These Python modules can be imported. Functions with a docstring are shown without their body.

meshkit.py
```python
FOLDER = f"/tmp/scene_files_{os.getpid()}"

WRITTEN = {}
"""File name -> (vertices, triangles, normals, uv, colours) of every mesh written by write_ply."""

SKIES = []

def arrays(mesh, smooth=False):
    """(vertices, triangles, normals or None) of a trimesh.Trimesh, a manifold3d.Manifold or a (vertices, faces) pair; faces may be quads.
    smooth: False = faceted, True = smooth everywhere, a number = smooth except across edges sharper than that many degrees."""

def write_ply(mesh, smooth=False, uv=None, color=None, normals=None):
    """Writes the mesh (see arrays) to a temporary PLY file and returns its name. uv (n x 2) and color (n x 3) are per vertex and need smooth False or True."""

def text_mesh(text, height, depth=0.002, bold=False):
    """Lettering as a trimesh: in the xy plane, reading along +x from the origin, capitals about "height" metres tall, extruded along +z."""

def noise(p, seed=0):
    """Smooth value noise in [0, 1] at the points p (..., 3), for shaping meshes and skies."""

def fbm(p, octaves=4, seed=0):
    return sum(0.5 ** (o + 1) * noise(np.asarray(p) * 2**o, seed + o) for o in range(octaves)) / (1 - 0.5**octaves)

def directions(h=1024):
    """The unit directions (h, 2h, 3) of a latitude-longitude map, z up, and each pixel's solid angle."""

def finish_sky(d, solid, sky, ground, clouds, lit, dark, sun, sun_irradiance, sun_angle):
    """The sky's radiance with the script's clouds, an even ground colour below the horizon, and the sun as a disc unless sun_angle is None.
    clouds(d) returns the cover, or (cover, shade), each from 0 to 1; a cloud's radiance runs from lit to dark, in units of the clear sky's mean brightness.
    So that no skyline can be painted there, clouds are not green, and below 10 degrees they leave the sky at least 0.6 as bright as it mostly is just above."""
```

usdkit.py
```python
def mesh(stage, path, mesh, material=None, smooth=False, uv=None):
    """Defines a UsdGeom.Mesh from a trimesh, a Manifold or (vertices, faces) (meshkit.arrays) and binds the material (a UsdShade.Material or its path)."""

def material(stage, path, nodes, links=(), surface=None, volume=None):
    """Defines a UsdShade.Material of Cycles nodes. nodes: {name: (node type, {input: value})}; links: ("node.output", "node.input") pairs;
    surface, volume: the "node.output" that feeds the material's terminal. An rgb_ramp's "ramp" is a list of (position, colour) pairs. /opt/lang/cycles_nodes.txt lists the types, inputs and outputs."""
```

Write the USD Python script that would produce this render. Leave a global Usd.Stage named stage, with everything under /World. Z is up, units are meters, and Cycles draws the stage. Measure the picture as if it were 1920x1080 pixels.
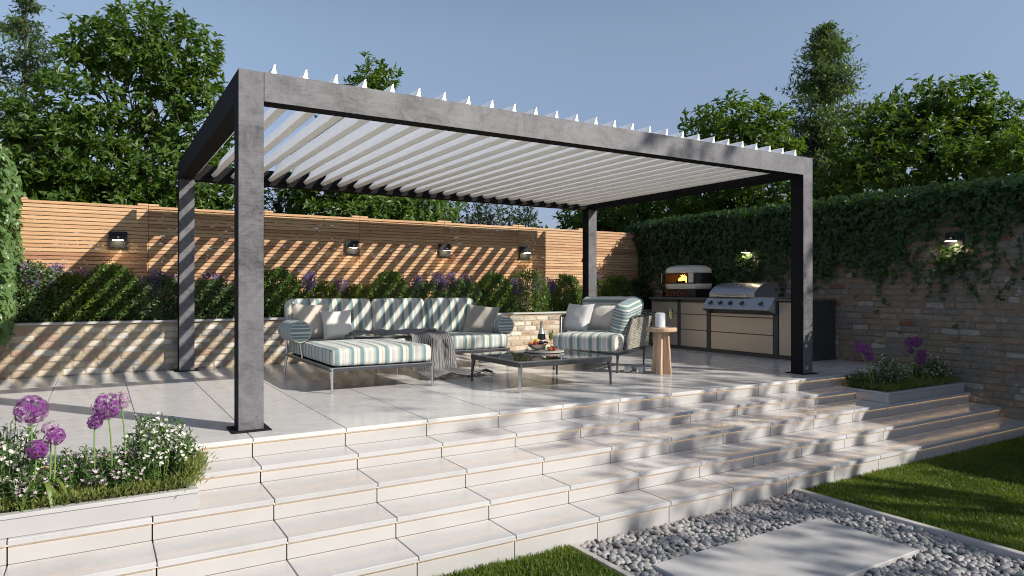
import math, random
import numpy as np, trimesh, usdkit, meshkit
from pxr import Usd, UsdGeom, UsdLux, UsdShade, Gf, Sdf, Vt

stage = Usd.Stage.CreateInMemory()
UsdGeom.SetStageUpAxis(stage, 'Z')
UsdGeom.SetStageMetersPerUnit(stage, 1.0)
UsdGeom.Xform.Define(stage, '/World')
UsdGeom.Scope.Define(stage, '/World/Looks')
PI = math.pi
random.seed(7)
rng = np.random.default_rng(7)

# ---------------------------------------------------------------- camera, sky, sun, exposure
EXPOSURE = 0.46
SKY = 0.100
SUN = 1.25
SUN_DIR = np.array([0.686, -1.0, 0.775]); SUN_DIR /= np.linalg.norm(SUN_DIR)     # towards the sun
EYE, YAW, PITCH, FPIX = np.array([-0.8369, -4.542, 0.9456]), 0.5445, 0.0011, 1280.84
cam = UsdGeom.Camera.Define(stage, '/World/camera')
cam.CreateHorizontalApertureAttr(36.0)
cam.CreateVerticalApertureAttr(20.25)
cam.CreateFocalLengthAttr(36.0 * FPIX / 1920)
cam.CreateExposureAttr(EXPOSURE)
fw = np.array([math.sin(YAW) * math.cos(PITCH), math.cos(YAW) * math.cos(PITCH), math.sin(PITCH)])
rt = np.array([math.cos(YAW), -math.sin(YAW), 0.0]); up = np.cross(rt, fw)
cam.AddTransformOp().Set(Gf.Matrix4d(*[*map(float, rt), 0, *map(float, up), 0, *map(float, -fw), 0, *map(float, EYE), 1]))

sky = UsdLux.DomeLight.Define(stage, '/World/sky')
sky.GetPrim().SetCustomDataByKey('kind', 'structure')
elev, rot = math.asin(SUN_DIR[2]), math.atan2(SUN_DIR[0], SUN_DIR[1])
skym = usdkit.material(stage, '/World/Looks/sky', {
    'tex': ('sky_texture', {'sky_type': 'single_scattering', 'sun_disc': False, 'sun_elevation': elev, 'sun_rotation': rot,
                            'air_density': 1.0, 'aerosol_density': 0.4, 'ozone_density': 1.0}),
    'tone': ('hsv', {'saturation': 0.84, 'value': 1.0}),
    'co': ('texture_coordinate', {}), 'sp': ('separate_xyz', {}), 'gr': ('rgb_ramp', {'ramp': [(0.0, (0.50, 0.47, 0.60)), (0.10, (0.62, 0.60, 0.74)), (0.34, (1.0, 1.0, 1.0))]}), 'mu': ('mix', {'mix_type': 'multiply', 'fac': 1.0}),
    'bg': ('background_shader', {'strength': SKY})},
    [('tex.color', 'tone.color'), ('co.generated', 'sp.vector'), ('sp.z', 'gr.fac'), ('tone.color', 'mu.color1'), ('gr.color', 'mu.color2'), ('mu.color', 'bg.color')], surface='bg.background')
UsdShade.MaterialBindingAPI.Apply(sky.GetPrim()).Bind(skym)
sun = UsdLux.DistantLight.Define(stage, '/World/sun')
sun.CreateNormalizeAttr(True); sun.CreateIntensityAttr(SUN); sun.CreateAngleAttr(0.5); sun.CreateColorAttr(Gf.Vec3f(1.0, 0.93, 0.84))
zax = SUN_DIR; xax = np.cross([0, 0, 1.0], zax); xax /= np.linalg.norm(xax); yax = np.cross(zax, xax)
sun.AddTransformOp().Set(Gf.Matrix4d(*[*map(float, xax), 0, *map(float, yax), 0, *map(float, zax), 0, 0, 0, 20, 1]))

# ---------------------------------------------------------------- naming helpers
taken = {}
def numbered(parent, name):
    k = taken.get((parent, name), 0); taken[(parent, name)] = k + 1
    return f'{parent}/{name}' if k == 0 else f'{parent}/{name}_{k:03d}'
def data(prim, label=None, cat=None, group=None, kind=None):
    for k, v in (('label', label), ('category', cat), ('group', group), ('kind', kind)):
        if v: prim.SetCustomDataByKey(k, v)
def thing(name, label=None, cat=None, loc=(0, 0, 0), rz=0, group=None, kind=None, scale=None, tilt=None):
    p = numbered('/World', name)
    x = UsdGeom.Xform.Define(stage, p)
    x.AddTranslateOp().Set(Gf.Vec3d(*map(float, loc)))
    if rz: x.AddRotateZOp().Set(math.degrees(rz))
    if tilt: x.AddRotateXOp().Set(math.degrees(tilt))
    if scale is not None: x.AddScaleOp().Set(Gf.Vec3f(*map(float, np.broadcast_to(scale, 3))))
    data(x.GetPrim(), label, cat, group, kind)
    return p
def part(parent, name, mesh, mat, smooth=False, uv=None, label=None, kind=None):
    p = numbered(parent, name)
    m = usdkit.mesh(stage, p, mesh, M[mat], smooth=smooth, uv=uv)
    data(m.GetPrim(), label, None, None, kind)
    return p
def single(name, mesh, mat, label=None, cat=None, group=None, kind=None, smooth=False, uv=None):
    p = part('/World', name, mesh, mat, smooth, uv)
    data(stage.GetPrimAtPath(p), label, cat, group, kind)
    return p
def dup(src, name, label, cat, loc, rz=0, group=None, scale=None):
    p = numbered('/World', name)
    x = UsdGeom.Xform.Define(stage, p)
    x.GetPrim().GetReferences().AddInternalReference(src)
    x.GetPrim().SetInstanceable(True)
    x.ClearXformOpOrder()
    for n in ('xformOp:translate', 'xformOp:rotateZ', 'xformOp:scale', 'xformOp:rotateX'):
        pass
    t = x.AddTransformOp()
    s = np.broadcast_to(1.0 if scale is None else scale, 3)
    c, sn = math.cos(rz), math.sin(rz)
    t.Set(Gf.Matrix4d(c * s[0], sn * s[0], 0, 0, -sn * s[1], c * s[1], 0, 0, 0, 0, float(s[2]), 0, *map(float, loc), 1))
    data(x.GetPrim(), label, cat, group)
    return p

# ---------------------------------------------------------------- geometry helpers
def cat(*ms):
    ms = [m for m in ms if m is not None]
    vs, fs, n = [], [], 0
    for m in ms:
        v, f = (np.asarray(m.vertices), np.asarray(m.faces)) if hasattr(m, 'vertices') else m
        vs.append(v); fs.append(np.asarray(f) + n); n += len(v)
    return np.vstack(vs), np.vstack(fs)
def tri(f):
    f = np.asarray(f)
    return np.vstack([f[:, [0, 1, 2]], f[:, [0, 2, 3]]]) if f.shape[1] == 4 else f
def box(x0, x1, y0, y1, z0, z1, ch=0.0):
    if ch <= 0:
        m = trimesh.creation.box([x1 - x0, y1 - y0, z1 - z0]); m.apply_translation([(x0 + x1) / 2, (y0 + y1) / 2, (z0 + z1) / 2])
        return np.array(m.vertices), np.array(m.faces)
    ch = min(ch, (x1 - x0) / 2.01, (y1 - y0) / 2.01, (z1 - z0) / 2.01)
    pts = []
    for sx in (0, 1):
        for sy in (0, 1):
            for sz in (0, 1):
                X, Y, Z = (x0, x1)[sx], (y0, y1)[sy], (z0, z1)[sz]
                dx, dy, dz = (ch, -ch)[sx], (ch, -ch)[sy], (ch, -ch)[sz]
                pts += [(X + dx, Y + dy, Z), (X + dx, Y, Z + dz), (X, Y + dy, Z + dz)]
    h = trimesh.convex.convex_hull(np.array(pts))
    return np.array(h.vertices), np.array(h.faces)
def move(m, t=(0, 0, 0), rz=0, rx=0, ry=0):
    v, f = m
    if rx: c, s = math.cos(rx), math.sin(rx); v = v @ np.array([[1, 0, 0], [0, c, s], [0, -s, c]])
    if ry: c, s = math.cos(ry), math.sin(ry); v = v @ np.array([[c, 0, -s], [0, 1, 0], [s, 0, c]])
    if rz: c, s = math.cos(rz), math.sin(rz); v = v @ np.array([[c, s, 0], [-s, c, 0], [0, 0, 1]])
    return v + np.asarray(t, float), f
def tube(pts, radii, sides=8, cap=True):
    p = np.asarray(pts, float); r = np.broadcast_to(radii, (len(p),)).astype(float)
    t = np.gradient(p, axis=0); t /= np.linalg.norm(t, axis=1, keepdims=True) + 1e-12
    ref = np.array([0, 0, 1.0]) if abs(t[:, 2]).mean() < 0.8 else np.array([1.0, 0, 0])
    a = np.cross(t, ref); a /= np.linalg.norm(a, axis=1, keepdims=True) + 1e-12
    b = np.cross(t, a); ang = np.arange(sides) * 2 * PI / sides
    v = p[:, None] + r[:, None, None] * (np.cos(ang)[None, :, None] * a[:, None] + np.sin(ang)[None, :, None] * b[:, None])
    v = v.reshape(-1, 3); i, j = np.meshgrid(np.arange(len(p) - 1), np.arange(sides), indexing='ij')
    q = np.stack([i * sides + j, i * sides + (j + 1) % sides, (i + 1) * sides + (j + 1) % sides, (i + 1) * sides + j], -1).reshape(-1, 4)
    f = tri(q)
    if cap:
        n = len(v); v = np.vstack([v, p[0], p[-1]]); k = np.arange(sides); e = (len(p) - 1) * sides
        f = np.vstack([f, np.stack([np.full(sides, n), (k + 1) % sides, k], 1), np.stack([np.full(sides, n + 1), e + k, e + (k + 1) % sides], 1)])
    return v, f
def lathe(prof, n=24, sx=1.0, sy=1.0):
    pr = np.asarray(prof, float); ang = np.arange(n) * 2 * PI / n
    v = np.stack([pr[:, 0, None] * np.cos(ang) * sx, pr[:, 0, None] * np.sin(ang) * sy, np.broadcast_to(pr[:, 1, None], (len(pr), n))], -1).reshape(-1, 3)
    i, j = np.meshgrid(np.arange(len(pr) - 1), np.arange(n), indexing='ij')
    q = np.stack([i * n + j, i * n + (j + 1) % n, (i + 1) * n + (j + 1) % n, (i + 1) * n + j], -1).reshape(-1, 4)
    return v, tri(q)
def extrude(poly, axis, a, b):
    """closed 2D polygon (convex or simple) extruded along axis from a to b; poly coords are the two other axes in cyclic xyz order"""
    from shapely.geometry import Polygon
    m = trimesh.creation.extrude_polygon(Polygon(poly), 1.0, engine='earcut')
    v = np.array(m.vertices); f = np.array(m.faces); w = a + v[:, 2] * (b - a)
    o = {'y': np.stack([v[:, 0], w, v[:, 1]], 1), 'x': np.stack([w, v[:, 0], v[:, 1]], 1), 'z': np.stack([v[:, 0], v[:, 1], w], 1)}[axis]
    if axis == 'y': f = f[:, ::-1]
    return o, f
def rod(p, q, r, sides=8):
    return tube([p, q], r, sides)
def rounded(sx, sy, sz, r, n=9, bulge=0.0, wob=0.0, seed=0):
    """cushion: rounded box about the origin as 6 grids, with uv (u = x, on the +-x sides u = y)"""
    t = np.sin(np.linspace(-1, 1, n) * PI / 2); A, B = np.meshgrid(t, t, indexing='ij')
    h = np.array([sx, sy, sz]) / 2; V, Fq, UV, k = [], [], [], 0
    i, j = np.meshgrid(np.arange(n - 1), np.arange(n - 1), indexing='ij')
    for ax in range(3):
        for s in (-1, 1):
            p = np.zeros((n, n, 3)); o = [(ax + 1) % 3, (ax + 2) % 3]
            p[..., ax] = s; p[..., o[0]] = A; p[..., o[1]] = B * s
            w = p * h; q = np.clip(w, -(h - r), h - r); d = w - q; L = np.linalg.norm(d, axis=-1, keepdims=True)
            w = q + r * d / np.maximum(L, 1e-9)
            w[..., 2] += bulge * np.sign(w[..., 2]) * (np.abs(w[..., 2]) / h[2]) * (1 - (w[..., 0] / h[0]) ** 2) * (1 - (w[..., 1] / h[1]) ** 2)
            if wob: w += (meshkit.fbm(w * 9 + 31 * seed, 2)[..., None] - 0.5) * wob
            w = w.reshape(-1, 3); V.append(w)
            UV.append(np.stack([w[:, 1] if ax == 0 else w[:, 0], w[:, 2] if ax != 2 else w[:, 1]], 1))
            Fq.append(np.stack([i * n + j, (i + 1) * n + j, (i + 1) * n + j + 1, i * n + j + 1], -1).reshape(-1, 4) + k); k += n * n
    return np.vstack(V), tri(np.vstack(Fq)), np.vstack(UV)
def pillow(w, h, t, n=17, seed=0):
    """pillow in the xz plane, facing -y"""
    u = np.linspace(-1, 1, n); U, W = np.meshgrid(u, u, indexing='ij'); V, Fs = [], []
    i, j = np.meshgrid(np.arange(n - 1), np.arange(n - 1), indexing='ij')
    q = np.stack([i * n + j, (i + 1) * n + j, (i + 1) * n + j + 1, i * n + j + 1], -1).reshape(-1, 4)
    for s in (-1, 1):
        X = U * w / 2 * (1 - 0.10 * (1 - W ** 2)); Z = W * h / 2 * (1 - 0.10 * (1 - U ** 2))
        Y = s * t / 2 * ((1 - U ** 4) * (1 - W ** 4)) ** 0.55
        P = np.stack([X, Y, Z], -1)
        wr = (meshkit.fbm(P * np.array([10, 4, 7]) + 11 * seed, 3) - 0.5) * 0.035 * ((1 - U ** 2) * (1 - W ** 2)) ** 0.3
        P[..., 1] += wr; V.append(P.reshape(-1, 3)); Fs.append(q if s < 0 else q[:, ::-1])
    return np.vstack(V), tri(np.vstack([Fs[0], Fs[1] + n * n]))
def unit(v):
    return v / (np.linalg.norm(v, axis=-1, keepdims=True) + 1e-12)
LEAF = (np.array([[0, 0, 0], [-.5, .42, .10], [0, .5, -.04], [.5, .42, .10], [0, 1, -.14]]), np.array([[0, 2, 1], [1, 2, 4], [0, 3, 2], [2, 3, 4]]))
LEAF2 = (np.array([[0, 0, 0], [-.5, .5, .08], [.5, .5, .08], [0, 1, -.08]]), np.array([[0, 2, 1], [1, 2, 3]]))
IVY = (np.array([[0, 0, 0], [-.55, -.12, .03], [-.52, .42, .02], [-.22, .5, 0], [0, 1, -.12], [.22, .5, 0], [.52, .42, .02], [.55, -.12, .03], [0, .35, -.06]]),
       np.array([[0, 8, 1], [1, 8, 2], [2, 8, 3], [3, 8, 4], [4, 8, 5], [5, 8, 6], [6, 8, 7], [7, 8, 0]]))
PETAL = (np.array([[0, 0, 0], [-.45, .6, .1], [0, 1, .02], [.45, .6, .1]]), np.array([[0, 2, 1], [0, 3, 2]]))
def leaves(P, D, N, L, W, tmpl=LEAF):
    """leaf meshes: points P, directions D, facing N (made square to D), lengths L, widths W"""
    P, D, N = np.asarray(P, float), unit(np.asarray(D, float)), np.asarray(N, float)
    S = unit(np.cross(D, N)); N = np.cross(S, D); tv, tf = tmpl; n = len(P)
    L = np.broadcast_to(L, (n,)); W = np.broadcast_to(W, (n,))
    V = P[:, None] + S[:, None] * (tv[None, :, 0, None] * W[:, None, None]) + D[:, None] * (tv[None, :, 1, None] * L[:, None, None]) + N[:, None] * (tv[None, :, 2, None] * L[:, None, None])
    F = tf[None] + (np.arange(n) * len(tv))[:, None, None]
    return V.reshape(-1, 3), F.reshape(-1, 3)
def rdir(n, r=None):
    r = r or rng
    return unit(r.normal(size=(n, 3)))
def curve(a, b, sag, n=6, r=None):
    r = r or rng; a, b = np.asarray(a, float), np.asarray(b, float); t = np.linspace(0, 1, n)[:, None]
    o = r.normal(size=3) * np.linalg.norm(b - a) * 0.08
    return a + (b - a) * t + (np.array([0, 0, sag]) + o) * (4 * t * (1 - t))

# ---------------------------------------------------------------- materials
M = {}
def mat(name, nodes, links=(), surface='p.BSDF', volume=None):
    M[name] = usdkit.material(stage, '/World/Looks/' + name, nodes, links, surface=surface, volume=volume)
POS = {'g': ('geometry', {})}
def plain(name, col, rough=0.5, metal=0.0, var=0.12, scale=6.0, bump=0.0, bscale=40.0, **kw):
    c0 = tuple(max(0, c * (1 - var)) for c in col); c1 = tuple(min(1, c * (1 + var)) for c in col)
    nodes = {**POS, 'n': ('noise_texture', {'scale': scale, 'detail': 5.0}), 'r': ('rgb_ramp', {'ramp': [(0.3, c0), (0.7, c1)]}),
             'p': ('principled_bsdf', {'roughness': rough, 'metallic': metal, **kw})}
    links = [('g.position', 'n.vector'), ('n.fac', 'r.fac'), ('r.color', 'p.base_color')]
    if bump:
        nodes['b'] = ('noise_texture', {'scale': bscale, 'detail': 4.0}); nodes['bm'] = ('bump', {'strength': bump, 'distance': 0.01})
        links += [('g.position', 'b.vector'), ('b.fac', 'bm.height'), ('bm.normal', 'p.normal')]
    mat(name, nodes, links)
def emis(name, col, s):
    mat(name, {'e': ('emission', {'color': col, 'strength': s})}, surface='e.emission')
def leafmat(name, dark, light, trans=0.35, rough=0.38, scale=1.5):
    """leaf: colour varies leaf by leaf and over the plant; some sunlight passes through"""
    nodes = {**POS, 'n': ('noise_texture', {'scale': scale, 'detail': 2.0}), 'm': ('math', {'math_type': 'multiply_add', 'value2': 0.55, 'value3': -0.02}),
             'a': ('math', {'math_type': 'multiply_add', 'value2': 0.5}), 'r': ('rgb_ramp', {'ramp': [(0.1, dark), (0.55, tuple((a + b) / 2 for a, b in zip(dark, light))), (0.95, light)]}),
             'p': ('principled_bsdf', {'roughness': rough, 'specular_ior_level': 0.4}), 't': ('translucent_bsdf', {}), 'tc': ('mix', {'mix_type': 'multiply', 'fac': 1.0, 'color2': (1.6, 1.5, 0.5)}),
             'x': ('mix_closure', {'fac': trans})}
    mat(name, nodes, [('g.random_per_island', 'm.value1'), ('g.position', 'n.vector'), ('n.fac', 'a.value1'), ('m.value', 'a.value3'), ('a.value', 'r.fac'),
                      ('r.color', 'p.base_color'), ('r.color', 'tc.color1'), ('tc.color', 't.color'), ('p.BSDF', 'x.closure1'), ('t.BSDF', 'x.closure2')], surface='x.closure')
# porcelain paving: pale warm grey, faint clouding, satin gloss
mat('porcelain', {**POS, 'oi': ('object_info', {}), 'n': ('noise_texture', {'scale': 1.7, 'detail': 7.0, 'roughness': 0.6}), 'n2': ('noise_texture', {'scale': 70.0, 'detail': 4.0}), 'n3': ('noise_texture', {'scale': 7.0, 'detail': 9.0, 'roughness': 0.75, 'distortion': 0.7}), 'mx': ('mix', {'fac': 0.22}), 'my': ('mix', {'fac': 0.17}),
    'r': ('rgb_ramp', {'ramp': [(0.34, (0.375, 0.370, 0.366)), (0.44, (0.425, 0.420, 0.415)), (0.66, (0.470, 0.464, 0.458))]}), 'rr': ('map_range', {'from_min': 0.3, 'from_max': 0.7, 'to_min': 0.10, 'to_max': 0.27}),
    'ov': ('math', {'math_type': 'multiply_add', 'value2': 0.10, 'value3': 0.94}), 'cc': ('combine_xyz', {}), 'tn': ('mix', {'mix_type': 'multiply', 'fac': 1.0}), 'p': ('principled_bsdf', {'specular_ior_level': 0.24}), 'bm': ('bump', {'strength': 0.04, 'distance': 0.002})},
    [('g.position', 'n.vector'), ('g.position', 'n2.vector'), ('g.position', 'n3.vector'), ('n.fac', 'mx.color1'), ('n2.fac', 'mx.color2'), ('mx.color', 'my.color1'), ('n3.fac', 'my.color2'), ('my.color', 'r.fac'), ('oi.random', 'ov.value1'), ('ov.value', 'cc.x'), ('ov.value', 'cc.y'), ('ov.value', 'cc.z'), ('r.color', 'tn.color1'), ('cc.vector', 'tn.color2'), ('tn.color', 'p.base_color'),
     ('n3.fac', 'rr.value'), ('rr.result', 'p.roughness'), ('n2.fac', 'bm.height'), ('bm.normal', 'p.normal')])
mat('terrace_porcelain', {**POS, 'oi': ('object_info', {}), 'n': ('noise_texture', {'scale': 1.7, 'detail': 7.0, 'roughness': 0.6}), 'n2': ('noise_texture', {'scale': 70.0, 'detail': 4.0}), 'n3': ('noise_texture', {'scale': 7.0, 'detail': 9.0, 'roughness': 0.75, 'distortion': 0.7}), 'mx': ('mix', {'fac': 0.22}), 'my': ('mix', {'fac': 0.17}),  # same stone as the treads, colour lightened in place of brighter light
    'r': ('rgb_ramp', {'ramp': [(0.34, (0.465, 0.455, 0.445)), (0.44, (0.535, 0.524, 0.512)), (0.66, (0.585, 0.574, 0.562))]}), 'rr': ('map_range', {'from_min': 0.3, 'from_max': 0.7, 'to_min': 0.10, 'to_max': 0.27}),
    'ov': ('math', {'math_type': 'multiply_add', 'value2': 0.10, 'value3': 0.94}), 'cc': ('combine_xyz', {}), 'tn': ('mix', {'mix_type': 'multiply', 'fac': 1.0}), 'p': ('principled_bsdf', {'specular_ior_level': 0.36}), 'bm': ('bump', {'strength': 0.04, 'distance': 0.002})},
    [('g.position', 'n.vector'), ('g.position', 'n2.vector'), ('g.position', 'n3.vector'), ('n.fac', 'mx.color1'), ('n2.fac', 'mx.color2'), ('mx.color', 'my.color1'), ('n3.fac', 'my.color2'), ('my.color', 'r.fac'), ('oi.random', 'ov.value1'), ('ov.value', 'cc.x'), ('ov.value', 'cc.y'), ('ov.value', 'cc.z'), ('r.color', 'tn.color1'), ('cc.vector', 'tn.color2'), ('tn.color', 'p.base_color'),
     ('n3.fac', 'rr.value'), ('rr.result', 'p.roughness'), ('n2.fac', 'bm.height'), ('bm.normal', 'p.normal')])
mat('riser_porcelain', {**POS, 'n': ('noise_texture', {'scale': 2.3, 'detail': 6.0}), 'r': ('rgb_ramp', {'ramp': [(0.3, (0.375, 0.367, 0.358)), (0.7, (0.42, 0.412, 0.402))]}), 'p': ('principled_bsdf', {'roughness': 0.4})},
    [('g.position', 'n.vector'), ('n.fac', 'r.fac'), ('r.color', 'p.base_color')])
plain('bedding', (0.035, 0.032, 0.03), 0.9)
# brushed patina of the pergola: blotches and fine horizontal and vertical scratches
mat('patina', {**POS, 'mp': ('mapping', {'scale': (9, 9, 75)}), 'mp2': ('mapping', {'scale': (85, 85, 11)}), 'n1': ('noise_texture', {'scale': 1.0, 'detail': 7.0, 'roughness': 0.65, 'distortion': 1.0}), 'n2': ('noise_texture', {'scale': 1.0, 'detail': 5.0, 'roughness': 0.65, 'distortion': 1.2}),
    'n3': ('noise_texture', {'scale': 5.5, 'detail': 12.0, 'roughness': 0.78, 'distortion': 0.8}), 'n4': ('noise_texture', {'scale': 1.3, 'detail': 3.0}), 'a': ('mix', {'fac': 0.36}), 'b': ('mix', {'fac': 0.62}), 'c': ('mix', {'fac': 0.28}),
    'r': ('rgb_ramp', {'ramp': [(0.40, (0.040, 0.039, 0.044)), (0.45, (0.086, 0.084, 0.092)), (0.50, (0.122, 0.120, 0.129)), (0.57, (0.160, 0.157, 0.167))]}), 'p': ('principled_bsdf', {'roughness': 0.5, 'specular_ior_level': 0.35}), 'bm': ('bump', {'strength': 0.15, 'distance': 0.003})},
    [('g.position', 'mp.vector'), ('g.position', 'mp2.vector'), ('mp.vector', 'n1.vector'), ('mp2.vector', 'n2.vector'), ('g.position', 'n3.vector'), ('g.position', 'n4.vector'), ('n1.fac', 'a.color1'), ('n2.fac', 'a.color2'), ('a.color', 'b.color1'), ('n3.fac', 'b.color2'), ('b.color', 'c.color1'), ('n4.fac', 'c.color2'), ('c.color', 'r.fac'), ('r.color', 'p.base_color'), ('b.color', 'bm.height'), ('bm.normal', 'p.normal')])
plain('charcoal', (0.014, 0.0135, 0.0145), 0.75, var=0.1, specular_ior_level=0.06)
plain('louvre_white', (0.90, 0.885, 0.865), 0.5, var=0.02)
for k, c in enumerate([(0.46, 0.272, 0.14), (0.52, 0.328, 0.178), (0.36, 0.185, 0.10), (0.49, 0.298, 0.158), (0.41, 0.22, 0.118)]):
    mat(f'cedar_{"abcde"[k]}', {**POS, 'mp': ('mapping', {'scale': (2.2, 40, 55), 'location': (k * 3.7, k, k * 1.3)}), 'n': ('noise_texture', {'scale': 1.0, 'detail': 6.0, 'roughness': 0.6, 'distortion': 0.4}),
        'r': ('rgb_ramp', {'ramp': [(0.25, tuple(x * 0.62 for x in c)), (0.5, c), (0.75, tuple(x * 1.18 for x in c))]}), 'p': ('principled_bsdf', {'roughness': 0.6}), 'bm': ('bump', {'strength': 0.2, 'distance': 0.002})},
        [('g.position', 'mp.vector'), ('mp.vector', 'n.vector'), ('n.fac', 'r.fac'), ('r.color', 'p.base_color'), ('n.fac', 'bm.height'), ('bm.normal', 'p.normal')])
BR = {'buff': (0.36, 0.29, 0.215), 'cream': (0.47, 0.41, 0.33), 'grey': (0.29, 0.275, 0.25), 'pink': (0.37, 0.26, 0.20), 'pale': (0.52, 0.49, 0.43), 'rust': (0.29, 0.15, 0.095)}
SHADED = {'shaded_' + k: tuple(x * .72 for x in c) for k, c in {'buff': (0.33, 0.25, 0.175), 'cream': (0.36, 0.29, 0.22), 'grey': (0.27, 0.235, 0.195), 'pink': (0.31, 0.21, 0.155), 'pale': (0.44, 0.40, 0.345), 'rust': (0.27, 0.135, 0.085)}.items()}  # browner bricks, also darkened: the wall's shade is put into their colour
for k, c in {**BR, **SHADED}.items():
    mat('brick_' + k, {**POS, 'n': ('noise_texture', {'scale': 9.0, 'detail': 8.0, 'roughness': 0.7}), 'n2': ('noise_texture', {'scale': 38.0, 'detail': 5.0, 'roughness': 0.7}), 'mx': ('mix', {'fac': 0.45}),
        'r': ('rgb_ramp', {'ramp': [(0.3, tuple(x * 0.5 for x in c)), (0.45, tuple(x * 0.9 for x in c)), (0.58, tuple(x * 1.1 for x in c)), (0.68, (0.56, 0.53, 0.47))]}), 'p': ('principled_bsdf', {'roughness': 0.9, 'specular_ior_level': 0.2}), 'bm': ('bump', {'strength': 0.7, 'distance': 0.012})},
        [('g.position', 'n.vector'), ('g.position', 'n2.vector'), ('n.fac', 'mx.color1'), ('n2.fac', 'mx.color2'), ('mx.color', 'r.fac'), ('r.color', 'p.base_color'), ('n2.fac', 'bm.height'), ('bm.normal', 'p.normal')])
plain('mortar', (0.34, 0.28, 0.19), 0.95, bump=0.4, bscale=60)
plain('mortar_shaded', (0.17, 0.145, 0.11), 0.95, bump=0.4, bscale=60)  # darker mortar copy, carries the right wall's shade in its colour
plain('coping_grey', (0.40, 0.385, 0.37), 0.5)
plain('soil', (0.035, 0.024, 0.016), 0.95, bump=0.6)
plain('bark', (0.075, 0.058, 0.045), 0.9, var=0.35, scale=14, bump=0.5)
plain('stem_green', (0.13, 0.22, 0.05), 0.5)
leafmat('leaf_glossy', (0.050, 0.105, 0.020), (0.215, 0.32, 0.045), 0.42, 0.44)
leafmat('leaf_small', (0.065, 0.115, 0.050), (0.19, 0.26, 0.10), 0.38, 0.42)
leafmat('leaf_dark', (0.022, 0.042, 0.016), (0.07, 0.11, 0.035), 0.28, 0.45)
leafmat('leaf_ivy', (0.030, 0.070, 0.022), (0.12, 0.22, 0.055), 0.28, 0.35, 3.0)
leafmat('leaf_ivy_sunlit', (0.075, 0.145, 0.045), (0.26, 0.36, 0.12), 0.3, 0.35, 3.0)  # paler copy of the ivy leaf, sunlight put into the colour
leafmat('leaf_box', (0.050, 0.110, 0.022), (0.21, 0.32, 0.045), 0.3, 0.38, 5.0)
leafmat('leaf_lime', (0.06, 0.10, 0.012), (0.24, 0.26, 0.03), 0.35, 0.45, 4.0)
leafmat('leaf_bush', (0.050, 0.105, 0.036), (0.20, 0.29, 0.09), 0.3, 0.42, 6.0)
leafmat('leaf_tuft', (0.13, 0.17, 0.045), (0.42, 0.42, 0.13), 0.35, 0.5, 8.0)
leafmat('leaf_strap', (0.10, 0.17, 0.03), (0.32, 0.36, 0.07), 0.4, 0.42, 8.0)
leafmat('grass_blade', (0.055, 0.105, 0.014), (0.31, 0.36, 0.06), 0.35, 0.45, 2.0)
leafmat('petal_white', (0.62, 0.60, 0.58), (0.82, 0.81, 0.80), 0.25, 0.6, 10.0)
leafmat('petal_pink', (0.50, 0.40, 0.46), (0.74, 0.64, 0.68), 0.25, 0.6, 10.0)
leafmat('petal_purple', (0.20, 0.035, 0.24), (0.46, 0.13, 0.50), 0.25, 0.55, 10.0)
leafmat('petal_pale', (0.40, 0.25, 0.42), (0.58, 0.42, 0.58), 0.3, 0.55, 10.0)
leafmat('petal_violet', (0.15, 0.09, 0.31), (0.38, 0.27, 0.58), 0.25, 0.55, 6.0)
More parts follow.
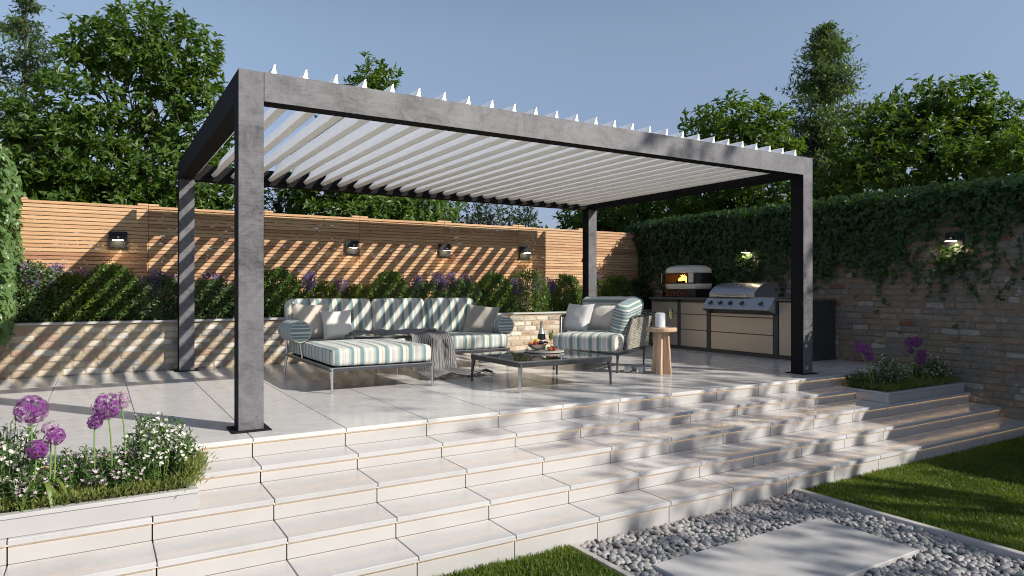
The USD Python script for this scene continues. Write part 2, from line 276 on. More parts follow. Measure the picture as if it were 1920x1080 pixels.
mat('pebble', {**POS, 'r': ('rgb_ramp', {'ramp': [(0.0, (0.25, 0.245, 0.24)), (0.2, (0.44, 0.435, 0.43)), (0.5, (0.56, 0.55, 0.535)), (0.72, (0.58, 0.55, 0.50)), (0.86, (0.50, 0.43, 0.35)), (1.0, (0.66, 0.63, 0.58))]}), 'n': ('noise_texture', {'scale': 45.0, 'detail': 5.0}),
    'mx': ('mix', {'mix_type': 'overlay', 'fac': 0.35}), 'p': ('principled_bsdf', {'roughness': 0.55})}, [('g.random_per_island', 'r.fac'), ('g.position', 'n.vector'), ('r.color', 'mx.color1'), ('n.color', 'mx.color2'), ('mx.color', 'p.base_color')])
plain('kerb_stone', (0.38, 0.36, 0.34), 0.75, bump=0.2)
plain('lawn_soil', (0.020, 0.030, 0.010), 0.95)
plain('meadow', (0.05, 0.075, 0.025), 0.95)
plain('polished_aluminium', (0.62, 0.62, 0.63), 0.22, 1.0, var=0.04)
plain('gunmetal', (0.085, 0.088, 0.095), 0.33, 0.7, var=0.08)
def striped(name, cols, period, thin=1.0):
    """woven stripes across the u coordinate of the cushion"""
    ramp, x, tot = [], 0.0, sum(w for w, _ in cols)
    for w, c in cols: ramp.append((x / tot, c)); x += w
    mat(name, {'uv': ('uvmap', {'attribute': 'st'}), 's': ('separate_xyz', {}), 'm': ('math', {'math_type': 'multiply', 'value2': 1.0 / period}), 'f': ('math', {'math_type': 'fraction'}), 'o': ('math', {'math_type': 'add', 'value2': 50.0}),
        'r': ('rgb_ramp', {'ramp': ramp, 'interpolate': False}), **POS, 'n': ('noise_texture', {'scale': 260.0, 'detail': 2.0}), 'mx': ('mix', {'mix_type': 'overlay', 'fac': 0.22}),
        'p': ('principled_bsdf', {'roughness': 0.9, 'sheen_weight': 0.15, 'specular_ior_level': 0.2}), 'bm': ('bump', {'strength': 0.15, 'distance': 0.003})},
        [('uv.UV', 's.vector'), ('s.x', 'o.value1'), ('o.value', 'm.value1'), ('m.value', 'f.value1'), ('f.value', 'r.fac'), ('r.color', 'mx.color1'), ('g.position', 'n.vector'), ('n.color', 'mx.color2'), ('mx.color', 'p.base_color'), ('n.fac', 'bm.height'), ('bm.normal', 'p.normal')])
CR, SA, TE, LT, GR, BL, OL = (0.56, 0.54, 0.475), (0.49, 0.455, 0.415), (0.155, 0.225, 0.235), (0.28, 0.345, 0.355), (0.22, 0.285, 0.17), (0.16, 0.26, 0.33), (0.38, 0.40, 0.25)
striped('stripe_fabric', [(5, CR), (1, GR), (4, SA), (.6, OL), (7, TE), (.6, OL), (2, LT), (4, CR), (.8, BL), (1.2, CR), (.8, BL), (1.2, CR), (.8, GR), (6, SA), (.7, OL), (4, LT), (5, TE), (.8, GR)], 0.238)
striped('stripe_dark', [(2, CR), (1, LT), (3.4, TE), (.6, OL), (1, CR), (2.6, TE), (1, BL), (1.2, SA), (3, TE)], 0.115)
def linen(name, c):
    plain(name, c, 0.92, var=0.06, scale=220, bump=0.25, bscale=300, sheen_weight=0.12, specular_ior_level=0.2)
linen('linen_beige', (0.46, 0.415, 0.35)); linen('linen_light', (0.56, 0.535, 0.50)); linen('linen_grey', (0.30, 0.285, 0.25)); linen('linen_silver', (0.52, 0.52, 0.52))
mat('throw_wool', {**POS, 'uv': ('uvmap', {'attribute': 'st'}), 'w': ('wave_texture', {'wave_type': 'bands', 'bands_direction': 'x', 'scale': 9.0, 'distortion': 1.2, 'detail': 3.0, 'detail_scale': 3.0}), 'r': ('rgb_ramp', {'ramp': [(0.0, (0.050, 0.050, 0.054)), (0.66, (0.085, 0.084, 0.085)), (0.85, (0.26, 0.25, 0.235))]}),
    'p': ('principled_bsdf', {'roughness': 0.95, 'sheen_weight': 0.2})}, [('uv.UV', 'w.vector'), ('w.fac', 'r.fac'), ('r.color', 'p.base_color')])
plain('throw_fringe', (0.11, 0.108, 0.105), 0.95, var=0.3, scale=60)
mat('dark_glass_top', {**POS, 'n': ('noise_texture', {'scale': 3.0, 'detail': 8.0, 'distortion': 1.5}), 'r': ('rgb_ramp', {'ramp': [(0.47, (0.008, 0.009, 0.010)), (0.5, (0.05, 0.05, 0.05)), (0.53, (0.008, 0.009, 0.010))]}), 'p': ('principled_bsdf', {'roughness': 0.04, 'specular_ior_level': 0.6})},
    [('g.position', 'n.vector'), ('n.fac', 'r.fac'), ('r.color', 'p.base_color')])
plain('rope', (0.30, 0.285, 0.24), 0.85, var=0.3, scale=50)
plain('white_fabric', (0.66, 0.67, 0.70), 0.8, var=0.03, bump=0.3, bscale=400)
mat('raw_oak', {**POS, 'mp': ('mapping', {'scale': (26, 26, 2.5)}), 'n': ('noise_texture', {'scale': 1.0, 'detail': 6.0, 'distortion': 0.6}), 'r': ('rgb_ramp', {'ramp': [(0.3, (0.30, 0.19, 0.11)), (0.52, (0.45, 0.31, 0.20)), (0.72, (0.54, 0.40, 0.27))]}), 'p': ('principled_bsdf', {'roughness': 0.6}), 'bm': ('bump', {'strength': 0.15, 'distance': 0.003})},
    [('g.position', 'mp.vector'), ('mp.vector', 'n.vector'), ('n.fac', 'r.fac'), ('r.color', 'p.base_color'), ('n.fac', 'bm.height'), ('bm.normal', 'p.normal')])
plain('kitchen_frame', (0.050, 0.050, 0.053), 0.45, 0.2)
plain('counter_stone', (0.085, 0.085, 0.088), 0.35)
mat('brushed_taupe', {**POS, 'mp': ('mapping', {'scale': (3, 3, 260)}), 'n': ('noise_texture', {'scale': 1.0, 'detail': 4.0}), 'r': ('rgb_ramp', {'ramp': [(0.3, (0.40, 0.365, 0.32)), (0.7, (0.47, 0.43, 0.385))]}), 'p': ('principled_bsdf', {'roughness': 0.36, 'metallic': 0.75})},
    [('g.position', 'mp.vector'), ('mp.vector', 'n.vector'), ('n.fac', 'r.fac'), ('r.color', 'p.base_color')])
mat('stainless', {**POS, 'mp': ('mapping', {'scale': (4, 4, 320)}), 'n': ('noise_texture', {'scale': 1.0, 'detail': 4.0}), 'r': ('rgb_ramp', {'ramp': [(0.3, (0.46, 0.465, 0.48)), (0.7, (0.54, 0.545, 0.56))]}), 'p': ('principled_bsdf', {'roughness': 0.36, 'metallic': 0.85})},
    [('g.position', 'mp.vector'), ('mp.vector', 'n.vector'), ('n.fac', 'r.fac'), ('r.color', 'p.base_color')])
plain('steel_satin', (0.66, 0.66, 0.67), 0.45, 0.6, var=0.03)
plain('chrome', (0.75, 0.75, 0.76), 0.12, 1.0, var=0.02)
plain('oven_cream', (0.60, 0.585, 0.50), 0.3, var=0.03)
plain('oven_black', (0.014, 0.014, 0.015), 0.4)
plain('oven_stone', (0.085, 0.05, 0.038), 0.9, var=0.3)
plain('log_bark', (0.16, 0.075, 0.04), 0.9, var=0.5, scale=40)
plain('log_end', (0.42, 0.24, 0.12), 0.85, var=0.3, scale=60)
plain('ember', (0.02, 0.012, 0.01), 0.9)
mat('flame', {**POS, 'n': ('noise_texture', {'scale': 22.0, 'detail': 3.0}), 'r': ('rgb_ramp', {'ramp': [(0.3, (1.0, 0.16, 0.01)), (0.5, (1.0, 0.42, 0.05)), (0.7, (1.0, 0.75, 0.3))]}), 'e': ('emission', {'strength': 3.2})}, [('g.position', 'n.vector'), ('n.fac', 'r.fac'), ('r.color', 'e.color')], surface='e.emission')
emis('led_warm', (1.0, 0.62, 0.28), 6.5)
emis('lamp_disc', (1.0, 0.80, 0.52), 24.0)
plain('lamp_metal', (0.018, 0.020, 0.022), 0.5, specular_ior_level=0.2)
mat('clear_glass', {'f': ('fresnel', {'IOR': 1.45}), 't': ('transparent_bsdf', {'color': (0.95, 0.96, 0.95)}), 'g': ('glossy_bsdf', {'roughness': 0.02, 'color': (0.9, 0.9, 0.9)}), 'x': ('mix_closure', {})}, [('f.fac', 'x.fac'), ('t.BSDF', 'x.closure1'), ('g.BSDF', 'x.closure2')], surface='x.closure')
plain('sparkling_wine', (0.75, 0.76, 0.16), 0.15, var=0.1)
plain('bottle_green', (0.012, 0.022, 0.012), 0.1); plain('bottle_foil', (0.62, 0.58, 0.50), 0.35, 0.8); plain('bottle_label', (0.62, 0.61, 0.60), 0.6)
plain('tray_stone', (0.42, 0.39, 0.35), 0.5); plain('bowl_metal', (0.45, 0.42, 0.38), 0.25, 0.9)
plain('peach', (0.62, 0.22, 0.06), 0.5, var=0.45, scale=30); plain('lemon', (0.70, 0.48, 0.05), 0.45); plain('grape', (0.035, 0.014, 0.03), 0.25); plain('apple_red', (0.42, 0.03, 0.02), 0.3, var=0.3, scale=25)
plain('slipper_strap', (0.58, 0.56, 0.54), 0.9); plain('slipper_sole', (0.33, 0.28, 0.22), 0.9)

# ================================================================ GROUND, TERRACE, STEPS
WX = 7.62                                  # face of the right-hand brick wall
ROW_Y = [0.0, -0.252, -0.616, -0.922, -1.225]
ROW_Z = [0.0, -0.121, -0.222, -0.342, -0.460]
GZ = -0.635
single('ground', (np.array([[-400, -400, GZ - .03], [400, -400, GZ - .03], [400, 400, GZ - .03], [-400, 400, GZ - .03]], float), np.array([[0, 1, 2], [0, 2, 3]])), 'meadow', kind='structure')
terrace = thing('terrace', kind='structure')
part(terrace, 'bedding', box(-2.9, WX - .004, 0.03, 4.9, GZ - .02, -0.034), 'bedding')
GAP = 0.0022
for k in range(-5, 13):
    x0, x1 = k * .6 + GAP, (k + 1) * .6 - GAP
    if k == 12: x1 = WX - .006
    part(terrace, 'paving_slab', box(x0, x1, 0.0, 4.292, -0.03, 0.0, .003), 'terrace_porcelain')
steps = thing('steps', kind='structure')
for r in range(5):
    yb = ROW_Y[r] + .028
    part(steps, 'step_base', box(-2.9, WX - .004, yb + .024 - .002 * r, 0.02 - .001 * r, GZ - .02 + .001 * r, ROW_Z[r] - .034), 'bedding')
PLX0, PLX1 = -0.382, 6.031                 # inner ends of the two planters
for r in range(5):
    zt, zb = ROW_Z[r], (ROW_Z[r + 1] if r < 4 else GZ)
    for k in range(-5, 13):
        x0, x1 = k * .6 + GAP, (k + 1) * .6 - GAP
        if k == 12: x1 = WX - .006
        if r == 1:
            if x1 < PLX0 + .01 or x0 > PLX1 - .01: continue
            if x0 < PLX0: x0 = PLX0 + .003
            if x1 > PLX1: x1 = PLX1 - .003
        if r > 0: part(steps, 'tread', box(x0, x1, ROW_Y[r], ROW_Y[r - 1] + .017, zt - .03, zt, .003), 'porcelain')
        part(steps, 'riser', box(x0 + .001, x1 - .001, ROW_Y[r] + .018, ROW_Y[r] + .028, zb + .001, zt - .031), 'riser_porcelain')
    a, b = (PLX0 + .005, PLX1 - .005) if r == 1 else (-2.9, WX - .01)
    part(steps, 'led_strip', box(a, b, ROW_Y[r] + .0125, ROW_Y[r] + .0175, zt - .0314, zt - .0304), 'led_warm')

# ================================================================ LAWN, GRAVEL PATH
LAWN_Z = -0.612
single('lawn_soil', box(-3.0, 1.575, -7.0, -1.2, GZ - .03, LAWN_Z), 'lawn_soil', kind='structure')
single('lawn_soil', box(3.735, WX, -7.0, -1.2, GZ - .03, LAWN_Z), 'lawn_soil', kind='structure')
single('path_bed', box(1.62, 3.68, -7.0, -1.205, GZ - .03, -0.632), 'bedding', kind='structure')
single('edging_kerb', box(1.575, 1.62, -7.0, -1.212, GZ - .05, -.586, .004), 'kerb_stone', 'pale stone edging strip between the small left grass patch and the pebbles', 'edging', 'edging strips of the pebble path')
single('edging_kerb', box(3.68, 3.735, -7.0, -1.212, GZ - .05, -.574, .004), 'kerb_stone', 'pale stone edging strip between the pebbles and the large right lawn', 'edging', 'edging strips of the pebble path')
single('stepping_slab', box(1.80, 3.30, -2.345, -1.69, -.628, -.588, .004), 'porcelain', 'large pale stepping slab lying among grey pebbles', 'paving slab')
def pebbles():
    r = np.random.default_rng(5); ico = trimesh.creation.icosphere(1); v0, f0 = np.array(ico.vertices), np.array(ico.faces)
    P = []
    s = .036
    for layer, z in ((0, -.622), (1, -.605)):
        xs = np.arange(1.635, 3.67, s); ys = np.arange(-3.05, -1.235, s * .9)
        X, Y = np.meshgrid(xs, ys, indexing='ij'); p = np.stack([X.ravel(), Y.ravel()], 1) + r.uniform(-.45, .45, (X.size, 2)) * s
        if layer: p = p[r.random(len(p)) < .8]
        inside = (p[:, 0] > 1.78) & (p[:, 0] < 3.32) & (p[:, 1] > -2.365) & (p[:, 1] < -1.67)
        p = p[~inside & (p[:, 0] > 1.645) & (p[:, 0] < 3.66)]
        P.append(np.column_stack([p, np.full(len(p), z) + r.uniform(-.006, .006, len(p))]))
    P = np.vstack(P); n = len(P)
    sc = r.uniform(.014, .0235, (n, 1)) * np.stack([r.uniform(1.0, 1.55, n), r.uniform(.8, 1.1, n), r.uniform(.55, .8, n)], 1)
    lump = 1 + .10 * r.normal(size=(n, len(v0), 1)) * .6
    V = v0[None] * sc[:, None] * lump
    a = r.uniform(0, 2 * PI, n); t = r.normal(0, .35, n); c, sn = np.cos(t), np.sin(t)
    V = np.stack([V[..., 0] * c[:, None] + V[..., 2] * sn[:, None], V[..., 1], -V[..., 0] * sn[:, None] + V[..., 2] * c[:, None]], -1)
    c, sn = np.cos(a), np.sin(a)
    V = np.stack([V[..., 0] * c[:, None] - V[..., 1] * sn[:, None], V[..., 0] * sn[:, None] + V[..., 1] * c[:, None], V[..., 2]], -1) + P[:, None]
    F = f0[None] + (np.arange(n) * len(v0))[:, None, None]
    return V.reshape(-1, 3), F.reshape(-1, 3)
single('gravel', pebbles(), 'pebble', 'smooth grey pebbles filling the path around the stepping slab', 'gravel', kind='stuff', smooth=True)
def grass(x0, x1, y0, y1, dens, seed, keep=None):
    r = np.random.default_rng(seed); n = int((x1 - x0) * (y1 - y0) * dens)
    P = np.column_stack([r.uniform(x0, x1, n), r.uniform(y0, y1, n), np.full(n, LAWN_Z - .003)])
    if keep is not None: P = P[keep(P)]
    n = len(P); h = r.uniform(.024, .052, n) * (.8 + .5 * meshkit.noise(P * 6)); w = r.uniform(.0022, .0042, n)
    a = r.uniform(0, 2 * PI, n); lean = r.uniform(.1, .75, n); b = r.uniform(0, 2 * PI, n)
    S = np.column_stack([np.cos(a), np.sin(a), 0 * a]); Ld = np.column_stack([np.cos(b), np.sin(b), 0 * b]); Z = np.array([0, 0, 1.0])
    m = P + (Z * .55 + Ld * (lean * .25)[:, None]) * h[:, None]; t = P + (Z * (1 - .3 * lean)[:, None] + Ld * lean[:, None]) * h[:, None]
    V = np.stack([P - S * w[:, None], P + S * w[:, None], m - S * (.8 * w)[:, None], m + S * (.8 * w)[:, None], t], 1)
    F = np.array([[0, 1, 3], [0, 3, 2], [2, 3, 4]])[None] + (np.arange(n) * 5)[:, None, None]
    return V.reshape(-1, 3), F.reshape(-1, 3)
single('lawn', grass(3.74, WX - .01, -3.0, -1.212, 15000, 1), 'grass_blade', 'short green lawn in dappled shade right of the pebble path', 'grass', kind='stuff')
single('lawn', grass(-.3, 1.572, -2.3, -1.212, 16000, 2), 'grass_blade', 'small sunlit patch of short grass left of the pebble path', 'grass', kind='stuff')

# ================================================================ BRICK WALLS
BK = list(BR)
def brick(l, h, d, seed):
    """one worn brick: local x length, y depth (front face at y=0 facing -y), z height"""
    r = np.random.default_rng(seed)
    xs = np.array([0, .10, .37, .63, .9, 1]) * l; zs = np.array([0, .2, .8, 1]) * h
    X, Z = np.meshgrid(xs, zs, indexing='ij'); nx, nz = X.shape
    Y = r.uniform(-.004, .004, X.shape)
    edge = (X < 1e-6) | (X > l - 1e-6) | (Z < 1e-6) | (Z > h - 1e-6)
    Y = Y + edge * .008; X = X + r.normal(0, .0016, X.shape); Z = Z + r.normal(0, .0016, X.shape)
    for a in (0, -1):
        for b in (0, -1):
            Y[a, b] += .004; X[a, b] += (.006 if a == 0 else -.006); Z[a, b] += (.004 if b == 0 else -.004)
    v = np.stack([X, Y, Z], -1).reshape(-1, 3); i, j = np.meshgrid(np.arange(nx - 1), np.arange(nz - 1), indexing='ij')
    f = tri(np.stack([i * nz + j, (i + 1) * nz + j, (i + 1) * nz + j + 1, i * nz + j + 1], -1).reshape(-1, 4))
    ring = [i * nz for i in range(nx)] + [(nx - 1) * nz + j for j in range(1, nz)] + [i * nz + nz - 1 for i in range(nx - 2, -1, -1)] + [j for j in range(nz - 2, 0, -1)]
    m = len(ring); back = v[ring].copy(); back[:, 1] = d; n = len(v); v = np.vstack([v, back]); k = np.arange(m)
    f = np.vstack([f, np.stack([np.array(ring), n + (k + 1) % m, np.array(ring)[(k + 1) % m]], 1), np.stack([np.array(ring), n + k, n + (k + 1) % m], 1)])
    return v, f
def brick_course_layout(a, b, z0, z1, seed, ch=.075):
    r = np.random.default_rng(seed); out = []
    for c, z in enumerate(np.arange(z0, z1 - .03, ch)):
        x = a - (.112 if c % 2 else 0) - r.uniform(0, .03)
        while x < b:
            l = r.choice([.215, .215, .215, .19, .105])
            xa, xb = max(x, a), min(x + l, b)
            if xb - xa > .04: out.append((xa, xb - xa, z + r.normal(0, .0015), min(ch - .009, z1 - z - .004)))
            x += l + .010
    return out
wall = thing('planter_wall', 'low pale brick retaining wall with a thin grey coping behind the terrace', 'brick wall')
part(wall, 'mortar', box(-2.3, WX - .01, 4.303, 4.42, -.03, .556), 'mortar')
part(wall, 'coping', box(-2.3, WX - .01, 4.278, 4.44, .557, .582, .003), 'coping_grey')
wts = np.array([.26, .30, .22, .06, .16, .00])
rest = {k: [] for k in BK}
for q, (x, l, z, h) in enumerate(brick_course_layout(-2.3, WX - .01, .004, .555, 3)):
    kd = BK[np.random.default_rng(900 + q).choice(6, p=wts)]
    m = move(brick(l, h, .03, q), (x, 4.296 + random.uniform(-.003, .003), z))
    if x < 4.75: part(wall, 'brick', m, 'brick_' + kd)
    else: rest[kd].append(m)
for k, ms in rest.items():
    if ms: part(wall, 'far_brick', cat(*ms), 'brick_' + k, kind='stuff')
single('planter_soil', box(-2.3, WX - .01, 4.42, 4.9, .30, .50), 'soil', kind='structure')
# right-hand garden wall (face x = WX, bricks run along y)
gwall = thing('garden_wall', 'tall brown shaded brick wall under ivy on the right side of the garden', 'brick wall')
part(gwall, 'mortar', box(WX + .008, WX + .24, -6.0, 5.3, GZ - .05, 2.02), 'mortar_shaded')
wts2 = np.array([.40, .12, .32, .05, .09, .02]); rest = {k: [] for k in BK}; lay = brick_course_layout(-6.0, 5.3, GZ, 2.0, 8)
near = sorted(range(len(lay)), key=lambda i: abs(lay[i][0] + .3) + max(0, lay[i][2] - 1.15) * 6 + (5 if lay[i][0] < -1.9 else 0))[:290]
near = set(near)
for q, (x, l, z, h) in enumerate(lay):
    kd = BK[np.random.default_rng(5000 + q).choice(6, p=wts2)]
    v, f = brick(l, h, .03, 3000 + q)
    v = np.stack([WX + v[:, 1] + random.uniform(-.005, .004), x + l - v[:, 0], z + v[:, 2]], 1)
    if q in near: part(gwall, 'brick', (v, f), 'brick_shaded_' + kd)
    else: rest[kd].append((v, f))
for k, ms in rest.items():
    if ms: part(gwall, 'far_brick', cat(*ms), 'brick_shaded_' + k, kind='stuff')
# left boundary wall, only its end shows under the ivy
lwall = thing('side_wall', 'brick side wall hidden under sunlit ivy at the left edge', 'brick wall')
part(lwall, 'mortar', box(-2.2, -1.93, 3.2, 5.2, -.05, 2.1), 'mortar')
rest = []
for q, (x, l, z, h) in enumerate(brick_course_layout(3.2, 5.2, 0, 2.08, 12)):
    v, f = brick(l, h, .03, 7000 + q); rest.append((np.stack([-1.92 - v[:, 1], x + v[:, 0], z + v[:, 2]], 1), f))
part(lwall, 'brick_face', cat(*rest), 'brick_buff', kind='stuff')

# ================================================================ SLATTED FENCE
fence = thing('slatted_fence', 'cedar fence of narrow horizontal slats behind the planting', 'fence')
joints = [-2.965, -1.64, -.315, 1.04, 2.345, 3.67, 5.0, 6.325, 7.6]
FY, PITCH_S = 4.90, .0457
WD = ['cedar_a', 'cedar_b', 'cedar_c', 'cedar_d', 'cedar_e']; ww = [.3, .3, .12, .2, .08]
rw = np.random.default_rng(21)
for a, b in zip(joints[:-1], joints[1:]):
    z, k = 1.915, 0
    while z > .5:
        if b > -1.7 and z > .62:
            part(fence, 'slat', box(a + .002, b - .002, FY + rw.uniform(-.0015, .0015), FY + .019, z - .0385, z, .002), WD[rw.choice(5, p=ww)])
        z -= PITCH_S; k += 1
    if b > -1.7: part(fence, 'top_rail', box(a + .002, b - .002, FY - .012, FY + .05, 1.921, 1.953, .003), WD[rw.choice(2)])
for j in joints:
    for s in (-1, 1):
        if j < -2: continue
        x0 = j - .113 if s < 0 else j + .0015
        part(fence, 'post', box(x0, x0 + .1115, FY + .0215, FY + .075, 0.35, 1.918, .003), 'cedar_a')
        part(fence, 'post_cap', box(x0 - (.003 if s < 0 else 0), x0 + .1115 + (.003 if s > 0 else 0), FY - .016, FY + .085, 1.955, 1.981, .003), 'cedar_b')

# ================================================================ PERGOLA
perg = thing('pergola', 'charcoal louvred pergola standing over the terrace lounge', 'pergola')
PX0, PX1, PY0, PY1, H, A = -.048, 5.978, .239, 4.259, 2.401, .1607
for (x, y) in ((PX0, PY0), (PX1 - A, PY0), (PX0, PY1 - A), (PX1 - A, PY1 - A)):
    top = H if y == PY0 else H - .199
    pp = part(perg, 'post', box(x, x + A, y + .004, y + A, 0.006, top, .0025), 'charcoal')
    part(pp, 'front_face', box(x + .0005, x + A - .0005, y - .0005, y + .0036, 0.0085, top - .0005, .001), 'patina')
    part(pp, 'base_plate', box(x - .045, x + A + .045, y - .045, y + A + .045, .0005, .008, .002), 'charcoal')
BH = .199
def channel(ax, lo, hi, out, sgn, mat_):
    """beam along ax: an upright outer plate with a flange turned in at the foot"""
    o0, o1 = sorted((out, out + sgn * .05)); f0, f1 = sorted((out + sgn * .0505, out + sgn * .14))
    b1 = box(lo, hi, o0, o1, H - BH, H - .0005, .0025) if ax == 'x' else box(o0, o1, lo, hi, H - BH, H - .0005, .0025)
    b2 = box(lo, hi, f0, f1, H - BH + .001, H - BH + .04, .002) if ax == 'x' else box(f0, f1, lo, hi, H - BH + .001, H - BH + .04, .002)
    b3 = box(lo, hi, *sorted((out + sgn * .0505, out + sgn * .085)), H - BH + .0405, H - BH + .085, .002) if ax == 'x' else box(*sorted((out + sgn * .0505, out + sgn * .085)), lo, hi, H - BH + .0405, H - BH + .085, .002)
    return b1, b2, b3
for nm, args in (('front_beam', ('x', PX0 + A + .001, PX1 - A - .001, PY0 + .0005, 1)), ('back_beam', ('x', PX0 + A + .001, PX1 - A - .001, PY1, -1)), ('side_beam', ('y', PY0 + A + .001, PY1, PX0, 1)), ('side_beam', ('y', PY0 + A + .001, PY1, PX1, -1))):
    b1, b2, b3 = channel(*args, 'patina')
    pb = part(perg, nm, b1, 'charcoal'); part(pb, 'gutter_flange', cat(b2, b3), 'charcoal')
    if nm == 'front_beam': part(pb, 'front_face', box(PX0 + A + .0015, PX1 - A - .0015, PY0 - .0035, PY0, H - BH + .0005, H - .001, .001), 'patina')
# louvres: aerofoil blades along y, open at about 69 degrees, hooked upper lip
LOUVRE = [(0, .477), (.012, .483), (.010, .469), (.014, .44), (.022, .400), (.014, .355), (-.014, .308), (-.046, .272), (-.072, .252), (-.090, .256), (-.108, .284), (-.044, .362), (-.040, .370), (-.010, .445)]
def louvre(x):
    return extrude([(x + dx, 2.0 + dz) for dx, dz in LOUVRE], 'y', .295, 4.165)
for i in range(27):
    part(perg, 'louvre', louvre(.19 + .2140 * i), 'louvre_white')

# ================================================================ TREES
def limb_mesh(a, b, r0, r1, sag, r):
    return tube(curve(a, b, sag, 6, r), np.linspace(r0, r1, 6), 6)
def broad_tree(name, label, blobs, base, twigs, per, L, W, leaf, seed, group=None, tmpl=LEAF, shell=.55, trunk_r=.085):
    """large-leaved tree: whorls of leaves at twig tips spread through the crown's lobes"""
    r = np.random.default_rng(seed); B = np.array(blobs, float)
    vol = (B[:, 3] ** 2 * B[:, 4]) ** .8; pick = r.choice(len(B), size=twigs, p=vol / vol.sum())
    d = rdir(twigs, r); rad = (shell + (1.08 - shell) * r.random(twigs) ** .7); rad = np.where(r.random(twigs) < .22, r.random(twigs), rad)
    C = B[pick]; tip = C[:, :3] + d * rad[:, None] * np.column_stack([C[:, 3], C[:, 3], C[:, 4]])
    tip += (meshkit.noise(tip * 2.2 + seed)[:, None] - .5) * .35 * d
    axis = unit(d * .8 + np.array([0, 0, .75]) + r.normal(0, .3, (twigs, 3)))
    n = twigs * per; T = np.repeat(tip, per, 0); AX = np.repeat(axis, per, 0)
    side = rdir(n, r); side = unit(side - AX * (side * AX).sum(1, keepdims=True))
    along = r.uniform(-.14, .02, (n, 1)) * (L / .15); open_ = r.uniform(.35, 1.0, (n, 1))
    D = unit(AX * (1 - open_ * .75) + side * open_ + np.array([0, 0, -.18])); N = unit(AX + r.normal(0, .25, (n, 3)) + np.array([0, 0, .25]))
    t = thing(name, label, 'tree', group=group)
    crown = leaves(T + AX * along, D, N, L * r.uniform(.7, 1.2, n), W * r.uniform(.75, 1.2, n), tmpl)
    part(t, 'crown', crown, leaf)
    base = np.array(base, float); top = B[:, :3].mean(0) + np.array([0, 0, .25]); ms = [tube(curve(base, top, .05, 8, r), np.linspace(trunk_r, trunk_r * .35, 8), 9)]
    for c in B:
        s = base + (top - base) * r.uniform(.35, .75); e = c[:3] + rdir(1, r)[0] * c[3] * .3
        ms.append(limb_mesh(s, e, trunk_r * .45, .012, .12, r))
        for _ in range(5):
            k = s + (e - s) * r.uniform(.4, 1.0); ms.append(limb_mesh(k, c[:3] + rdir(1, r)[0] * np.array([c[3], c[3], c[4]]) * .85, .014, .004, .06, r))
    part(t, 'trunk', cat(*ms), 'bark', smooth=True)
    return t
def airy_tree(name, label, base, top, widths, seed, n_br=170, per=150, L=.095, W=.03):
    """tall narrow tree: a straight stem with tiers of drooping fine-leaved branches"""
    r = np.random.default_rng(seed); t = thing(name, label, 'tree'); b, tp = np.array(base, float), np.array(top, float)
    ms = [tube(np.linspace(b, tp, 8), np.linspace(.075, .008, 8), 8)]; P, D, N = [], [], []
    for k in range(n_br):
        f = r.uniform(.22, 1.0) ** .8; c = b + (tp - b) * f; w = np.interp(f, *zip(*widths)) * r.uniform(.55, 1.1); a = r.uniform(0, 2 * PI)
        e = c + np.array([math.cos(a) * w, math.sin(a) * w, w * r.uniform(.0, .35)]); cv = curve(c, e, .06, 7, r); ms.append(tube(cv, np.linspace(.012, .003, 7), 5))
        q = int(per * (.35 + w)); s = r.uniform(.15, 1.05, q); p = cv[0] + (cv[-1] - cv[0]) * s[:, None] + r.normal(0, .05 + .05 * w, (q, 3)) * np.array([1, 1, .6])
        P.append(p); dd = rdir(q, r) + (cv[-1] - cv[0]) / (w + .1) * .7 + np.array([0, 0, -.25]); D.append(dd); N.append(np.array([0, 0, 1.0]) + r.normal(0, .45, (q, 3)))
    P, D, N = map(np.vstack, (P, D, N)); n = len(P)
    part(t, 'crown', leaves(P, D, N, L * r.uniform(.7, 1.3, n), W * r.uniform(.8, 1.3, n), LEAF2), 'leaf_small')
    part(t, 'trunk', cat(*ms), 'bark', smooth=True)
    return t
T1 = [(-0.12, 7.04, 4.51, 0.94, 0.65), (-0.90, 6.96, 4.37, 0.44, 0.50), (0.3, 7.14, 3.66, 0.79, 0.75), (-1.00, 6.99, 3.40, 0.76, 0.62), (-1.79, 6.94, 2.99, 0.64, 0.6), (-0.28, 7.14, 2.73, 1.21, 0.53), (0.88, 7.45, 3.08, 0.38, 0.59), (-1.34, 7.38, 2.4, 0.68, 0.34), (-0.36, 7.36, 4.67, 0.48, 0.36), (-.75, 7.3, 2.25, 1.25, .38), (.75, 7.35, 2.3, .75, .42), (-2.1, 7.2, 2.3, .6, .5)]
broad_tree('broadleaf_tree', 'big glossy-leaved tree rising behind the left end of the slatted fence', T1, (-.2, 7.2, GZ), 2700, 8, .132, .060, 'leaf_glossy', 11)
airy_tree('tall_fine_leaved_tree', 'tall thin fine-leaved tree at the far left edge, behind the big glossy tree', (-1.9, 9.5, GZ), (-1.88, 9.5, 5.95), [(0, .7), (.5, .95), (.8, .7), (1, .12)], 12, 95, 130)
T3 = [(3.2, 6.83, 4.48, 0.54, 0.38), (3.22, 7.02, 3.62, 1.03, 0.7), (2.65, 6.87, 2.7, 1.01, 0.5), (3.78, 6.8, 2.6, 1.01, 0.43), (2.13, 6.76, 2.75, 0.45, 0.45), (3.3, 6.9, 2.2, 1.5, .36)]
broad_tree('broadleaf_tree', 'glossy-leaved tree behind the middle of the fence, its top just above the pergola beam', T3, (3.1, 7.0, GZ), 1600, 8, .128, .058, 'leaf_glossy', 13)
